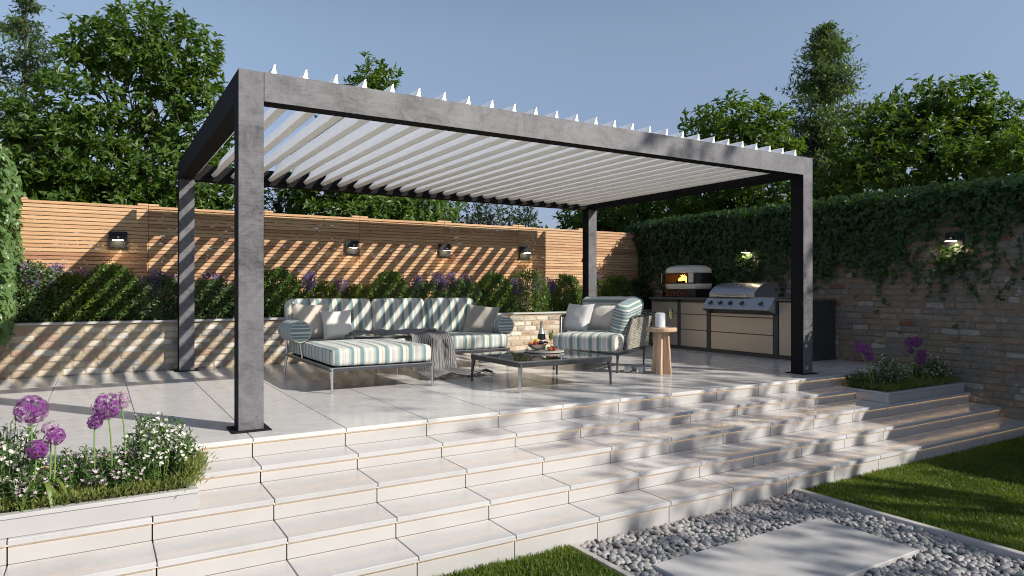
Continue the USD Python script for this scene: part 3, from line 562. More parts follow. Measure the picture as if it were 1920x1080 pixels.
broad_tree('dark_tree', 'small dark fine-leaved tree beyond the fence just right of the tall front post', [(2.05, 8.83, 2.55, 0.56, 0.5), (2.66, 9.26, 2.7, 0.45, 0.35), (2.2, 9.0, 1.95, .8, .5), (1.4, 8.8, 2.0, .6, .5)], (2.2, 9, GZ), 1100, 9, .07, .03, 'leaf_dark', 14, tmpl=LEAF2)
broad_tree('dark_tree', 'dark rounded fine-leaved tree beyond the fence, under the far corner of the roof', [(6.64, 9.2, 2.66, 0.72, 0.47), (7.84, 9.18, 2.58, 0.46, 0.4), (7.1, 9.2, 2.15, 1.0, .5), (5.3, 9.0, 2.3, .8, .5), (4.4, 9.0, 2.2, .7, .5)], (7, 9.2, GZ), 1700, 9, .075, .032, 'leaf_dark', 15, tmpl=LEAF2)
broad_tree('broadleaf_tree', 'rounded bright-green tree showing above the right half of the pergola beam', [(8.95, 3.84, 3.91, 0.89, 0.42), (8.5, 3.9, 3.5, 0.6, 0.47), (9.3, 3.4, 3.5, 0.56, 0.4), (9.3, 4.6, 2.95, 1.35, 0.56), (10.1, 6.6, 2.64, 1.08, 0.42), (9.6, 3.8, 2.4, 0.8, 0.4)], (9.3, 4.3, GZ), 1900, 8, .128, .056, 'leaf_glossy', 16)
broad_tree('broadleaf_tree', 'low glossy-leaved tree behind the fence corner, seen under the roof beside the far post', [(7.95, 6.6, 2.36, 0.82, 0.44), (8.9, 6.7, 2.55, 0.57, 0.5), (8.4, 6.6, 1.95, .8, .4)], (8.3, 6.7, GZ), 650, 8, .15, .06, 'leaf_glossy', 17)
airy_tree('tall_fine_leaved_tree', 'tall narrow fine-leaved tree right of the front right post', (11.0, 3.5, GZ), (11.0, 3.5, 5.95), [(0, .9), (.5, 1.0), (.75, .8), (.9, .45), (1, .10)], 18, 210, 130)
broad_tree('broadleaf_tree', 'spreading bright-green tree beyond the ivy wall at the right edge', [(10.32, 1.06, 3.79, 0.78, 0.41), (9.64, 1.53, 3.46, 0.61, 0.45), (10.85, 0.66, 3.38, 0.66, 0.49), (9.2, 1.5, 2.92, 0.57, 0.45), (10.2, 1.03, 2.92, 1.15, 0.49), (11.04, 0.2, 3.01, 0.49, 0.49), (9.2, 2.2, 2.51, 0.6, 0.4), (9.9, -.4, 2.6, .8, .5)], (10.1, 1.1, GZ), 2100, 8, .125, .056, 'leaf_glossy', 19)
def hedge():
    r = np.random.default_rng(50); n = 21000; P = np.column_stack([r.uniform(-2.6, 9.5, n), 5.55 + r.uniform(0, .5, n), r.uniform(.2, 2.02, n)]); P[:, 1] += .25 * meshkit.noise(P * 1.3); P[:, 2] -= .35 * np.clip(meshkit.fbm(P * [1.1, 0, 0] + 4, 3) - .35, 0, 1) * (P[:, 2] > 1.4)
    t = thing('hedge', 'dark hedge behind the slatted fence, glimpsed through its gaps', 'hedge'); part(t, 'foliage', leaves(P, rdir(n, r), np.tile([0, -.6, .8], (n, 1)) + r.normal(0, .4, (n, 3)), .12, .07, LEAF2), 'leaf_dark')
    part(t, 'stem', cat(*[tube([(x, 5.75, GZ), (x + .05, 5.8, 1.3)], [.02, .008], 5) for x in np.arange(-2.4, 9.4, .45)]), 'bark', kind='stuff')
hedge()
# trees standing to the right of the frame, across the garden: they break up the sunlight on the steps
def shade_tree(x, y, blobs, twigs, seed, label):
    broad_tree('broadleaf_tree', label, [(x + a, y + b, c, d, e) for a, b, c, d, e in blobs], (x, y, GZ), twigs, 7, .13, .055, 'leaf_glossy', seed, 'garden trees outside the frame', trunk_r=.12)
shade_tree(8.6, -7.6, [(0, 0, 5.6, 1.5, .9), (-1.0, .4, 4.6, 1.1, .7), (1.2, -.2, 6.6, 1.2, .8), (.3, .2, 7.6, 1.0, .7), (-.6, -.6, 6.6, .9, .6)], 330, 41, 'tallest of the garden trees out of frame on the right')
shade_tree(10.8, -6.6, [(0, 0, 5.4, 1.4, .9), (.6, .5, 6.6, 1.2, .8), (-.8, -.4, 4.4, 1.2, .7), (.9, -.8, 4.2, 1.1, .7)], 330, 42, 'garden tree out of frame on the right, beyond the line of the brick wall')
shade_tree(7.6, -9.8, [(0, 0, 4.9, 1.4, .8), (-1.3, .3, 4.3, 1.0, .6), (1.2, .2, 5.6, 1.2, .8)], 240, 43, 'lowest of the garden trees out of frame on the right, over the lawn')

# ================================================================ IVY
ivy_strands = []
_r = np.random.default_rng(35)
for _ in range(56):
    y, z = _r.uniform(-2.4, 3.4), _r.uniform(1.35, 1.75); L, dy = _r.uniform(.2, .72), _r.normal(0, .35); n = int(L / .022); t = np.linspace(0, 1, n)
    ivy_strands.append(np.column_stack([np.full(n, WX - .006), y + dy * L * t + .06 * np.sin(t * 7 + y * 5), z - L * t]))
def ivy_on_right():
    r = np.random.default_rng(31); n = 21000
    y = r.uniform(-3.2, 4.9, n); z = r.uniform(.35, 2.16, n)
    q = np.stack([y * .9, z * .5, 0 * y], 1); hang = meshkit.fbm(np.stack([y * 2.6, 0 * y + 3, 0 * y], 1), 3)
    low = np.interp(y, [-3.2, -.8, .2, 1.2, 2.5, 4.9], [1.60, 1.50, 1.30, 1.05, .80, .70]) - (hang - .5) * 1.0
    dens = np.clip((z - low) / .42, 0, 1) * np.clip(.35 + 1.5 * meshkit.fbm(np.stack([y * 2.3, z * 2.3, 0 * y + 9], 1), 3) - .1, .12, 1)
    dens = np.maximum(dens, np.clip((z - 1.78) / .1, 0, 1)); dens = np.maximum(dens, .002)
    k = r.random(n) < dens; y, z = y[k], z[k]; m = len(y)
    thick = .03 + .20 * np.clip((z - 1.55) / .5, 0, 1) + .05 * meshkit.noise(np.stack([y * 3, z * 3, 0 * y], 1))
    x = WX - .012 - thick * r.random(m) ** .6
    P = np.stack([x, y, z], 1); D = np.stack([r.normal(-.25, .3, m), r.normal(0, .55, m), r.normal(-.9, .3, m)], 1); N = np.stack([r.normal(-1, .25, m), r.normal(0, .4, m), r.normal(.45, .3, m)], 1)
    # crest over the top of the wall
    c = 6500; yc = r.uniform(-3.2, 5.1, c); xc = r.uniform(WX - .24, WX + .30, c); bump = meshkit.fbm(np.stack([yc * 1.7, xc * 2, 0 * yc], 1), 3)
    zc = 2.03 + (bump - .35) * .26 * np.cos((xc - WX - .03) / .30 * 1.3) + r.uniform(-.08, .03, c)
    P = np.vstack([P, np.stack([xc, yc, zc], 1)]); D = np.vstack([D, np.stack([r.normal(-.3, .7, c), r.normal(0, .7, c), r.normal(-.1, .4, c)], 1)]); N = np.vstack([N, np.stack([r.normal(-.3, .4, c), r.normal(0, .4, c), r.normal(1, .3, c)], 1)])
    SP = np.vstack([p for p in ivy_strands]); m = len(SP); keep = r.random(m) < .8; SP = SP[keep]; m = len(SP)
    P = np.vstack([P, SP + np.column_stack([-r.uniform(.004, .05, m), r.normal(0, .022, m), r.normal(0, .015, m)])]); D = np.vstack([D, np.stack([r.normal(-.3, .3, m), r.normal(0, .7, m), r.normal(-.7, .4, m)], 1)]); N = np.vstack([N, np.stack([r.normal(-1, .25, m), r.normal(0, .4, m), r.normal(.4, .3, m)], 1)])
    s = r.uniform(.045, .080, len(P)); s[-m:] = r.uniform(.028, .058, m)
    for yl in (-.45, 2.45):            # ivy growing round and under the two lamps
        k = 150; yy = yl + r.normal(0, .13, k); zz = 1.50 + r.normal(-.16, .14, k); free = ~((np.abs(yy - yl) < .10) & (zz > 1.44) & (zz < 1.60)); yy, zz = yy[free], zz[free]; k = len(yy)
        P = np.vstack([P, np.stack([WX - r.uniform(.02, .12, k), yy, zz], 1)]); D = np.vstack([D, np.stack([r.normal(-.4, .3, k), r.normal(0, .6, k), r.normal(-.7, .4, k)], 1)]); N = np.vstack([N, np.stack([r.normal(-.7, .3, k), r.normal(0, .4, k), r.normal(.7, .3, k)], 1)]); s = np.concatenate([s, r.uniform(.04, .07, k)])
    return leaves(P, D, N, s, s * .95, IVY)
def ivy_stems(face_x, sgn, y0, y1, z0, z1, n, seed):
    r = np.random.default_rng(seed); ms = []
    for _ in range(n):
        y = r.uniform(y0, y1); z = z1; p = [(face_x + sgn * .006, y, z)]
        L = r.uniform(.3, 1.0) * (z1 - z0)
        for k in range(9):
            y += r.normal(0, .09); z -= L / 9; p.append((face_x + sgn * .008, y, z))
        ms.append(tube(p, np.linspace(.006, .0025, 10), 4))
    return cat(*ms)
iv = thing('ivy', 'dark ivy hanging over the top of the tall brown brick wall', 'ivy')
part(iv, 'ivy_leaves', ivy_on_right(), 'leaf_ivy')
part(iv, 'ivy_stem', cat(*[tube(p[::4], np.linspace(.005, .002, len(p[::4])), 4) for p in ivy_strands if len(p) > 9]), 'bark')
def ivy_on_left():
    r = np.random.default_rng(36); n = 4200
    y = r.uniform(3.3, 5.0, n); z = r.uniform(.45, 2.28, n); x = -1.90 + (.05 + .27 * r.random(n) ** .5) * (.75 + .5 * meshkit.fbm(np.stack([y * 3, z * 3, 0 * y], 1), 2)) - .05 * np.clip(z - 1.9, 0, 1)
    P = np.stack([x, y, z], 1); D = np.stack([r.normal(.3, .35, n), r.normal(-.1, .55, n), r.normal(-.8, .35, n)], 1); N = np.stack([r.normal(.9, .3, n), r.normal(-.45, .4, n), r.normal(.5, .3, n)], 1)
    s = r.uniform(.05, .085, n)
    return leaves(P, D, N, s, s * .95, IVY)
iv2 = thing('ivy', 'sunlit ivy mass at the left edge beside the slatted fence', 'ivy')
part(iv2, 'ivy_leaves', ivy_on_left(), 'leaf_ivy_sunlit')
part(iv2, 'ivy_stem', ivy_stems(-1.92, 1, 3.4, 4.9, .2, 2.1, 10, 37), 'bark')

# ================================================================ BACK PLANTER PLANTS
def ball_shrub(name, label, loc, rx, rz, leaf, n, L, seed, group=None, cat_='shrub', flat=0.0, spike=0):
    r = np.random.default_rng(seed); d = rdir(n, r); d[:, 2] = np.where(d[:, 2] < -.82, -d[:, 2], d[:, 2])
    lump = 1 + .22 * (meshkit.fbm(d * 2.6 + seed, 3) - .5) * 2
    P = d * (np.array([rx, rx * .8, rz]) * (lump * r.uniform(.55, 1.02, n) ** .6)[:, None]) + np.array([0, 0, rz * .72])
    D = unit(d * .6 + r.normal(0, .6, (n, 3)) + np.array([0, 0, .1])); N = unit(d + r.normal(0, .5, (n, 3)) + np.array([0, 0, .6]))
    t = thing(name, label, cat_, loc, group=group)
    part(t, 'foliage', leaves(P, D, N, L * r.uniform(.7, 1.25, n), L * .62 * r.uniform(.8, 1.2, n), LEAF), leaf)
    ms = [limb_mesh((0, 0, -.16), p, .012, .004, .02, r) for p in d[:14] * np.array([rx, rx * .8, rz]) * .75 + np.array([0, 0, rz * .72])]
    part(t, 'stem', cat(*ms), 'bark')
    return t
for q, (x, z, rx, rz, lb) in enumerate([(-.70, .74, .30, .30, 'round clipped shrub at the left of the back planter, under the first fence lamp'), (1.16, .70, .30, .32, 'round clipped shrub behind the left end of the sofa'), (2.70, .70, .29, .30, 'round clipped shrub behind the middle sofa back cushion'),
                                         (4.40, .66, .30, .33, 'round clipped shrub between the sofa and the armchair'), (5.78, .62, .27, .35, 'round clipped shrub just left of the far roof post'), (6.88, .62, .33, .34, 'round clipped shrub right of the far roof post')]):
    ball_shrub('round_shrub', lb, (x, 4.64, z - .12), rx, rz + .05, 'leaf_box', 4200, .036, 60 + q)
for q, (x, z, rx, rz, lf, lb) in enumerate([(-1.45, .66, .30, .28, 'leaf_bush', 'loose green shrub beside the left ivy'), (-1.08, .64, .26, .24, 'leaf_lime', 'yellow-green low shrub at the far left of the back planter'), (-.20, .64, .28, .24, 'leaf_bush', 'loose green shrub left of the rear left post'), (.35, .64, .30, .22, 'leaf_bush', 'loose green shrub between the two left posts'), (.72, .62, .20, .20, 'leaf_lime', 'yellow-green low shrub hidden partly by the tall front post'),
                                            (1.72, .62, .28, .22, 'leaf_lime', 'yellow-green shrub behind the left sofa back cushion'), (2.22, .62, .25, .20, 'leaf_lime', 'low yellow-green shrub between two round shrubs'), (3.30, .62, .32, .22, 'leaf_bush', 'loose green shrub behind the right sofa back cushion'), (3.86, .60, .26, .24, 'leaf_bush', 'loose green shrub under the third fence lamp'), (4.98, .62, .34, .30, 'leaf_box', 'broad green shrub behind the champagne bottle'), (6.32, .60, .24, .26, 'leaf_lime', 'yellow-green shrub half behind the far roof post'), (7.3, .60, .26, .26, 'leaf_dark', 'dark shrub in the shaded corner by the ivy wall')]):
    ball_shrub('low_shrub', lb, (x, 4.60, z - .13), rx * 1.15, rz * 1.45, lf, 2600, .040, 80 + q)
def salvia(seed):
    r = np.random.default_rng(seed); t = thing('salvia', 'violet salvia spikes', 'salvia', (0, 0, 0)); st, FP, FD, LP, LD = [], [], [], [], []
    for _ in range(15):
        a = r.uniform(0, 2 * PI); b = r.uniform(.02, .17); h = r.uniform(.34, .56); base = np.array([math.cos(a) * b * .4, math.sin(a) * b * .3, 0]); tip = np.array([math.cos(a) * b, math.sin(a) * b * .6, h])
        st.append(tube([base, (base + tip) / 2 + np.array([0, 0, .02]), tip], [.003, .0025, .0015], 4)); m = 46; s = r.uniform(.55, 1.0, m) ** .9
        p = base + (tip - base) * s[:, None]; d = rdir(m, r); d[:, 2] = np.abs(d[:, 2]) * .6; FP.append(p + d * .008); FD.append(d); k = 9; s = r.uniform(.1, .55, k); LP.append(base + (tip - base) * s[:, None]); dd = rdir(k, r); dd[:, 2] = abs(dd[:, 2]) * .4; LD.append(dd)
    FP, FD, LP, LD = map(np.vstack, (FP, FD, LP, LD))
    part(t, 'flower_spike', leaves(FP, FD, rdir(len(FP), r), .026, .020, PETAL), 'petal_violet'); part(t, 'stem', cat(*st), 'stem_green'); part(t, 'foliage', leaves(LP, LD, np.tile([0, 0, 1.0], (len(LP), 1)), .07, .02, LEAF2), 'leaf_bush')
    return t
sv = salvia(3); first = True
for q, (x, z, lb) in enumerate([(-1.50, .56, 'violet salvia next to the left ivy'), (-1.22, .56, 'violet salvia left of the first fence lamp'), (-.98, .50, 'violet salvia just left of the leftmost round shrub'), (-.26, .50, 'violet salvia just right of the leftmost round shrub'), (-.02, .46, 'violet salvia close left of the rear left post'), (.42, .48, 'violet salvia close right of the rear left post'), (1.58, .50, 'violet salvia above the left sofa back cushion'), (2.0, .42, 'violet salvia under the second fence lamp'), (3.12, .48, 'violet salvia right of the middle round shrub'), (3.40, .52, 'tall violet salvia under the third fence lamp'), (3.70, .52, 'violet salvia above the right sofa back cushion'), (3.98, .50, 'violet salvia left of the shrub between the seats'), (4.74, .44, 'violet salvia right of the shrub between the seats'), (5.20, .48, 'violet salvia under the fourth fence lamp'), (5.46, .46, 'violet salvia left of the far roof post'), (6.36, .50, 'violet salvia close right of the far roof post')]):
    loc, rz, sc = (x, 4.70 if q % 3 else 4.56, z + .12), q * 1.3, 1.0
    if first:
        pr = stage.GetPrimAtPath(sv); pr.SetCustomDataByKey('label', lb); UsdGeom.XformCommonAPI(pr).SetTranslate(Gf.Vec3d(*map(float, loc))); first = False
    else: dup(sv, 'salvia', lb, 'salvia', loc, rz, None, sc)

# ================================================================ SOFA, THROW AND PILLOWS
def leg(x, y, zt, lean=(0, 0), r0=.017, r1=.010):
    """slim cast leg: flat shoulder under the rail, tapering to a small foot"""
    return cat(tube([(x + lean[0], y + lean[1], .0), (x + lean[0], y + lean[1], .008)], [.013, .013], 10), tube([(x + lean[0], y + lean[1], .008), (x + lean[0] * .5, y + lean[1] * .5, zt * .55), (x, y, zt - .03), (x, y, zt)], [r1, (r0 + r1) / 2, r0, r0 * 1.2], 10))
def cushion(parent, name, size, loc, r, bulge, mat_, rz=0, rx=0, ry=0, n=11, uo=0.0, swap=False, label=None, wob=0.008, seed=0):
    v, f, uv = rounded(*size, r, n, bulge, wob, seed)
    if swap: uv = uv[:, ::-1]
    v, f = move((v, f), loc, rz, rx, ry); uv = uv + np.array([loc[0] + uo, 0])
    return part(parent, name, (v, f), mat_, True, uv, label)
sofa = thing('corner_sofa', 'corner sofa with chaise, blue and cream striped cushions on a slim metal frame', 'sofa')
def frame(x0, x1, y0, y1, z0, z1, w=.032):
    return cat(box(x0, x1, y0, y0 + w, z0, z1, .004), box(x0, x1, y1 - w, y1, z0, z1, .004), box(x0, x0 + w, y0 + w + .0005, y1 - w - .0005, z0 + .0005, z1 - .0005, .004), box(x1 - w, x1, y0 + w + .0005, y1 - w - .0005, z0 + .0005, z1 - .0005, .004))
part(sofa, 'frame', frame(.945, 1.968, 1.545, 3.29, .196, .222), 'gunmetal'); part(sofa, 'frame', frame(1.969, 3.42, 2.53, 3.29, .1965, .2225), 'gunmetal')
for q in (box(.944, 1.969, 1.543, 1.575, .2225, .233, .003), box(.944, .976, 1.576, 3.28, .2225, .233, .003), box(1.970, 3.421, 2.528, 2.56, .2230, .2335, .003), box(3.389, 3.421, 2.561, 3.28, .2230, .2335, .003)):
    part(sofa, 'frame_rim', q, 'polished_aluminium')
for x, y, lx, ly in ((.962, 1.562, .004, .004), (1.951, 1.562, -.006, -.012), (.962, 3.272, -.03, -.012), (1.972, 2.545, .0, -.025), (3.403, 2.547, -.008, .008), (3.403, 3.272, .01, .01), (2.0, 3.272, 0, .01)):
    part(sofa, 'leg', leg(x, y, .222, (lx, ly)), 'polished_aluminium', smooth=40)
part(sofa, 'deck', cat(box(.978, 1.936, 1.58, 3.255, .205, .221), box(2.002, 3.386, 2.565, 3.255, .2055, .2215)), 'charcoal')
cushion(sofa, 'chaise_cushion', (.985, 1.06, .165), (1.456, 2.085, .320), .045, .016, 'stripe_fabric', n=15)
cushion(sofa, 'seat_cushion', (.975, .60, .165), (1.452, 2.94, .320), .045, .010, 'stripe_fabric', n=11, seed=1)
cushion(sofa, 'seat_cushion', (1.43, .70, .165), (2.695, 2.885, .320), .045, .018, 'stripe_fabric', n=15, seed=2)
for x0, x1, k in ((.905, 1.875, 0), (1.885, 2.555, 1), (2.565, 3.235, 2)):
    cushion(sofa, 'back_cushion', (x1 - x0, .17, .44), ((x0 + x1) / 2, 3.115, .613), .075, 0, 'stripe_fabric', rx=-.16, n=13, uo=.1 * k, seed=3 + k, wob=.014)
part(sofa, 'back_frame', cat(rod((.962, 3.272, .23), (.962, 3.31, .62), .012), rod((3.403, 3.272, .23), (3.403, 3.31, .62), .012), rod((.962, 3.31, .62), (3.403, 3.31, .62), .012), rod((.960, 2.58, .23), (.930, 2.58, .40), .010)), 'polished_aluminium', smooth=40)
def bolster(x, y0, y1, z, r):
    """round arm bolster along y, striped: rings on the body, level stripes on the end"""
    n, m = 28, 9; ys = np.linspace(y0, y1, m); ang = np.arange(n + 1) * 2 * PI / n
    prof = r * (1 - .10 * np.abs(np.linspace(-1, 1, m)) ** 6)
    v = np.stack([x + prof[:, None] * np.cos(ang), np.broadcast_to(ys[:, None], (m, n + 1)), z + prof[:, None] * np.sin(ang)], -1).reshape(-1, 3)
    i, j = np.meshgrid(np.arange(m - 1), np.arange(n), indexing='ij'); k = n + 1
    f = tri(np.stack([i * k + j, (i + 1) * k + j, (i + 1) * k + j + 1, i * k + j + 1], -1).reshape(-1, 4)); uv = np.stack([v[:, 1], v[:, 2]], 1)
    body = (v, f, uv); caps = []
    for y, s in ((y0, -1), (y1, 1)):
        rr = np.array([1, .75, .45, 0]) * r * .9; vv = np.stack([x + rr[:, None] * np.cos(ang), y + s * .012 * np.broadcast_to((1 - (rr[:, None] / r) ** 2), (4, n + 1)), z + rr[:, None] * np.sin(ang)], -1).reshape(-1, 3)
        i, j = np.meshgrid(np.arange(3), np.arange(n), indexing='ij'); ff = tri(np.stack([i * k + j, i * k + j + 1, (i + 1) * k + j + 1, (i + 1) * k + j], -1).reshape(-1, 4))
        caps.append((vv, ff if s < 0 else ff[:, ::-1], np.stack([vv[:, 2], vv[:, 0]], 1)))
    return body, caps
def add_bolster(x, y0, y1, z, r):
    b, caps = bolster(x, y0, y1, z, r)
    p = part(sofa, 'arm_bolster', (b[0], b[1]), 'stripe_dark', True, b[2])
    for c in caps: part(p, 'end_panel', (c[0], c[1]), 'stripe_dark', True, c[2])
    a = np.linspace(0, 2 * PI, 33); 
    for y in (y0, (y0 * .45 + y1 * .55)): part(p, 'piping', tube(np.stack([x + r * .915 * np.cos(a), np.full(33, y), z + r * .915 * np.sin(a)], 1), .006, 5, False), 'linen_beige', True)
add_bolster(.935, 2.56, 3.12, .503, .118)
add_bolster(3.40, 2.60, 3.12, .500, .118)
def put_pillow(name, label, size, loc, rz, rx, mat_, ry=0, seed=0):
    m = move(move(pillow(*size, seed=seed), (0, 0, size[1] / 2 * .96), 0, 0, ry), (0, 0, 0), 0, rx)
    m = move(m, loc, rz); single(name, m, mat_, label, 'pillow', smooth=True)
put_pillow('pillow', 'large beige pillow leaning in the left corner of the sofa', (.43, .41, .15), (1.13, 2.80, .405), .05, -.30, 'linen_beige', .03, 1)
put_pillow('pillow', 'smaller pale pillow leaning against the large beige pillow on the chaise', (.34, .33, .13), (1.36, 2.66, .405), .02, -.28, 'linen_light', -.02, 2)
put_pillow('pillow', 'grey creased pillow leaning at the right end of the sofa', (.42, .38, .16), (3.18, 2.82, .402), -.55, -.42, 'linen_grey', .12, 3)
def throw():
    r = np.random.default_rng(9)
    def sheet(fn, nu, nv):
        U, V = np.meshgrid(np.linspace(0, 1, nu), np.linspace(0, 1, nv), indexing='ij'); P = fn(U, V).reshape(-1, 3)
        i, j = np.meshgrid(np.arange(nu - 1), np.arange(nv - 1), indexing='ij')
        return P, tri(np.stack([i * nv + j, (i + 1) * nv + j, (i + 1) * nv + j + 1, i * nv + j + 1], -1).reshape(-1, 4)), np.stack([V.ravel() + .22 * U.ravel(), U.ravel()], 1)
    def crease(x, y): return meshkit.fbm(np.stack([x, y, 0 * x + 5], -1), 4) - .5
    def lying(U, V):
        x = 1.50 + 1.02 * U + .05 * crease(U * 5, V * 3); y = 2.56 + .26 * V + .05 * np.sin(7 * U + 1); z = .440 + .075 * np.abs(crease(x * 5, y * 11)) + .03 * np.sin(V * PI) + .012 * np.sin(V * 15 + U * 9)
        return np.stack([x, y, z], -1)
    path = np.array([(2.80, .452), (2.64, .458), (2.53, .432), (2.492, .37), (2.482, .26), (2.455, .13), (2.40, .045), (2.27, .026), (2.11, .022), (1.95, .018)])
    s = np.linspace(0, 1, len(path))
    def hang(U, V):
        y = np.interp(U, s, path[:, 0]); z = np.interp(U, s, path[:, 1]); pinch = .46 + .12 * U + .22 * np.clip(U - .66, 0, 1)
        x = 2.30 + (V - .5) * pinch + .06 * np.sin(U * 3.0) + .5 * np.clip(U - .70, 0, 1) * (.4 + V) + .05 * crease(U * 4, V * 6)
        w = (np.sin(V * 13 + 3.0 * U + 2.5 * crease(U * 2, V * 2)) * .5 + .5) ** 1.4 * .045 + crease(U * 5, V * 9) * .05
        up_ = np.clip((U - .62) / .15, 0, 1); out = np.clip(U / .3, .12, 1)
        return np.stack([x, y - np.maximum(w, -.004) * (1 - up_) * out, z + np.maximum(w, 0) * (.25 * (1 - up_) + .95 * up_)], -1)
    a, b = sheet(lying, 44, 18), sheet(hang, 60, 56)
    fr = []
    for k in range(46):
        t = k / 45
        q0 = hang(np.array([[1.0]]), np.array([[t]]))[0, 0]; fr.append(tube([q0, q0 + [r.normal(0, .012), -.045, -.008], q0 + [r.normal(0, .03), -.085, -.012]], [.004, .004, .003], 4))
        q0 = lying(np.array([[0.0]]), np.array([[t]]))[0, 0]; fr.append(tube([q0, q0 + [-.035, r.normal(0, .012), -.012], q0 + [-.075, r.normal(0, .02), -.024]], [.004, .004, .003], 4))
    n = len(a[0])
    return (np.vstack([a[0], b[0]]), np.vstack([a[1], b[1] + n]), np.vstack([a[2], b[2]])), cat(*fr)
tw = thing('throw', 'dark grey woven throw with fringe hanging from the sofa seat to the floor', 'blanket')
ta, tb = throw(); part(tw, 'cloth', (ta[0], ta[1]), 'throw_wool', True, ta[2]); part(tw, 'fringe', tb, 'throw_fringe', kind='stuff')

# ================================================================ COFFEE TABLE AND WHAT STANDS ON IT
ct = thing('coffee_table', 'low square coffee table with black glass top and tapering metal legs', 'coffee table')
TX0, TX1, TY0, TY1, TZ = 2.425, 3.505, .715, 1.665, .283
part(ct, 'top', box(TX0 + .012, TX1 - .012, TY0 + .012, TY1 - .012, TZ - .014, TZ - .001, .002), 'dark_glass_top')
part(ct, 'frame', frame(TX0 + .002, TX1 - .002, TY0 + .002, TY1 - .002, TZ - .056, TZ - .0145, .028), 'gunmetal')
part(ct, 'rim', cat(box(TX0, TX1, TY0, TY0 + .0115, TZ - .014, TZ, .002), box(TX0, TX1, TY1 - .0115, TY1, TZ - .014, TZ, .002), box(TX0, TX0 + .0115, TY0 + .012, TY1 - .012, TZ - .014, TZ - .0003, .002), box(TX1 - .0115, TX1, TY0 + .012, TY1 - .012, TZ - .014, TZ - .0003, .002)), 'polished_aluminium')
for x, y, sx, sy in ((TX0, TY0, 1, 1), (TX1, TY0, -1, 1), (TX0, TY1, 1, -1), (TX1, TY1, -1, -1)):
    p = [(x + sx * .012, y + sy * .012, 0), (x + sx * .012, y + sy * .012, .012), (x + sx * .013, y + sy * .013, .10), (x + sx * .022, y + sy * .022, .20), (x + sx * .026, y + sy * .026, TZ - .02)]
    part(ct, 'leg', cat(tube(p, [.012, .0115, .013, .021, .025], 10), tube([(x + sx * .012, y + sy * .012, 0), (x + sx * .012, y + sy * .012, .006)], .0155, 10)), 'polished_aluminium' if sy > 0 and sx > 0 else 'gunmetal', smooth=40)
TC = np.array([3.17, 1.42]); tz = TZ
single('tray', move(lathe([(0, 0), (.20, 0), (.207, .004), (.207, .020), (.200, .020), (.196, .012), (0, .012)], 40), (TC[0], TC[1], tz + .0008)), 'tray_stone', 'round pale stone tray on the black coffee table', 'tray', smooth=35)
tz += .0130
fb = thing('fruit_bowl', 'shallow footed bowl of fruit on the round tray', 'bowl', (TC[0] - .085, TC[1] + .01, tz))
part(fb, 'bowl', lathe([(0, 0), (.035, 0), (.035, .008), (.020, .016), (.05, .024), (.088, .048), (.104, .072), (.101, .072), (.084, .052), (.045, .030), (0, .026)], 30), 'bowl_metal', smooth=40)
def fruit(name, label, x, y, z, r, m, sq=1.0, group=None):
    v, f = trimesh.creation.icosphere(2).vertices, trimesh.creation.icosphere(2).faces; v = np.array(v) * [r, r, r * sq]; v[:, 2] -= np.exp(-((v[:, 0] ** 2 + v[:, 1] ** 2) / (r * .3) ** 2)) * r * .18 * (v[:, 2] > 0)
    single(name, (v + [x, y, z], np.array(f)), m, label, 'fruit', group, smooth=True)
bx, by, bz = TC[0] - .085, TC[1] + .01, tz
for q, (a, d, h, m, lb) in enumerate([(2.6, .060, .070, 'peach', 'peach at the left of the fruit bowl'), (1.3, .055, .072, 'lemon', 'lemon at the back of the fruit bowl'), (3.9, .056, .072, 'apple_red', 'red apple at the front left of the fruit bowl'), (.2, .062, .070, 'peach', 'peach at the right of the fruit bowl'), (0, 0, .098, 'lemon', 'lemon on top of the fruit in the bowl')]):
    fruit(['peach', 'lemon', 'apple', 'peach', 'lemon'][q], lb, bx + d * math.cos(a), by + d * math.sin(a), bz + h, .034, m, .92)
def grapes(label, x, y, z, n, seed):
    r = np.random.default_rng(seed); ico = trimesh.creation.icosphere(1); t = thing('grape_bunch', label, 'fruit', (x, y, z)); ms = []
    for k in range(n):
        ms.append((np.array(ico.vertices) * .0115 + np.array([r.normal(0, .026), r.normal(0, .018), abs(r.normal(0, .012))]), np.array(ico.faces)))
    part(t, 'berries', cat(*ms), 'grape', True); part(t, 'stalk', tube([(0, 0, .01), (.01, .01, .03), (.02, .012, .045)], .002, 5), 'bark')
grapes('dark grapes hanging over the front of the fruit bowl', bx + .02, by - .062, bz + .085, 22, 1)
grapes('small bunch of dark grapes lying on the tray right of the bowl', TC[0] + .125, TC[1] - .01, tz + .012, 16, 2)
for q, (dx, dy, m, nm, lb) in enumerate([(.045, -.05, 'peach', 'peach_half', 'cut peach lying on the tray beside the bowl'), (.085, -.06, 'apple_red', 'strawberry', 'red strawberry lying on the tray'), (.10, .01, 'lemon', 'lemon_wedge', 'lemon wedge standing on the tray right of the bowl'), (.06, -.01, 'peach', 'apricot', 'apricot lying on the tray close to the bowl')]):
    fruit(nm, lb, TC[0] + dx, TC[1] + dy, tz + .021, .022, m, .9)
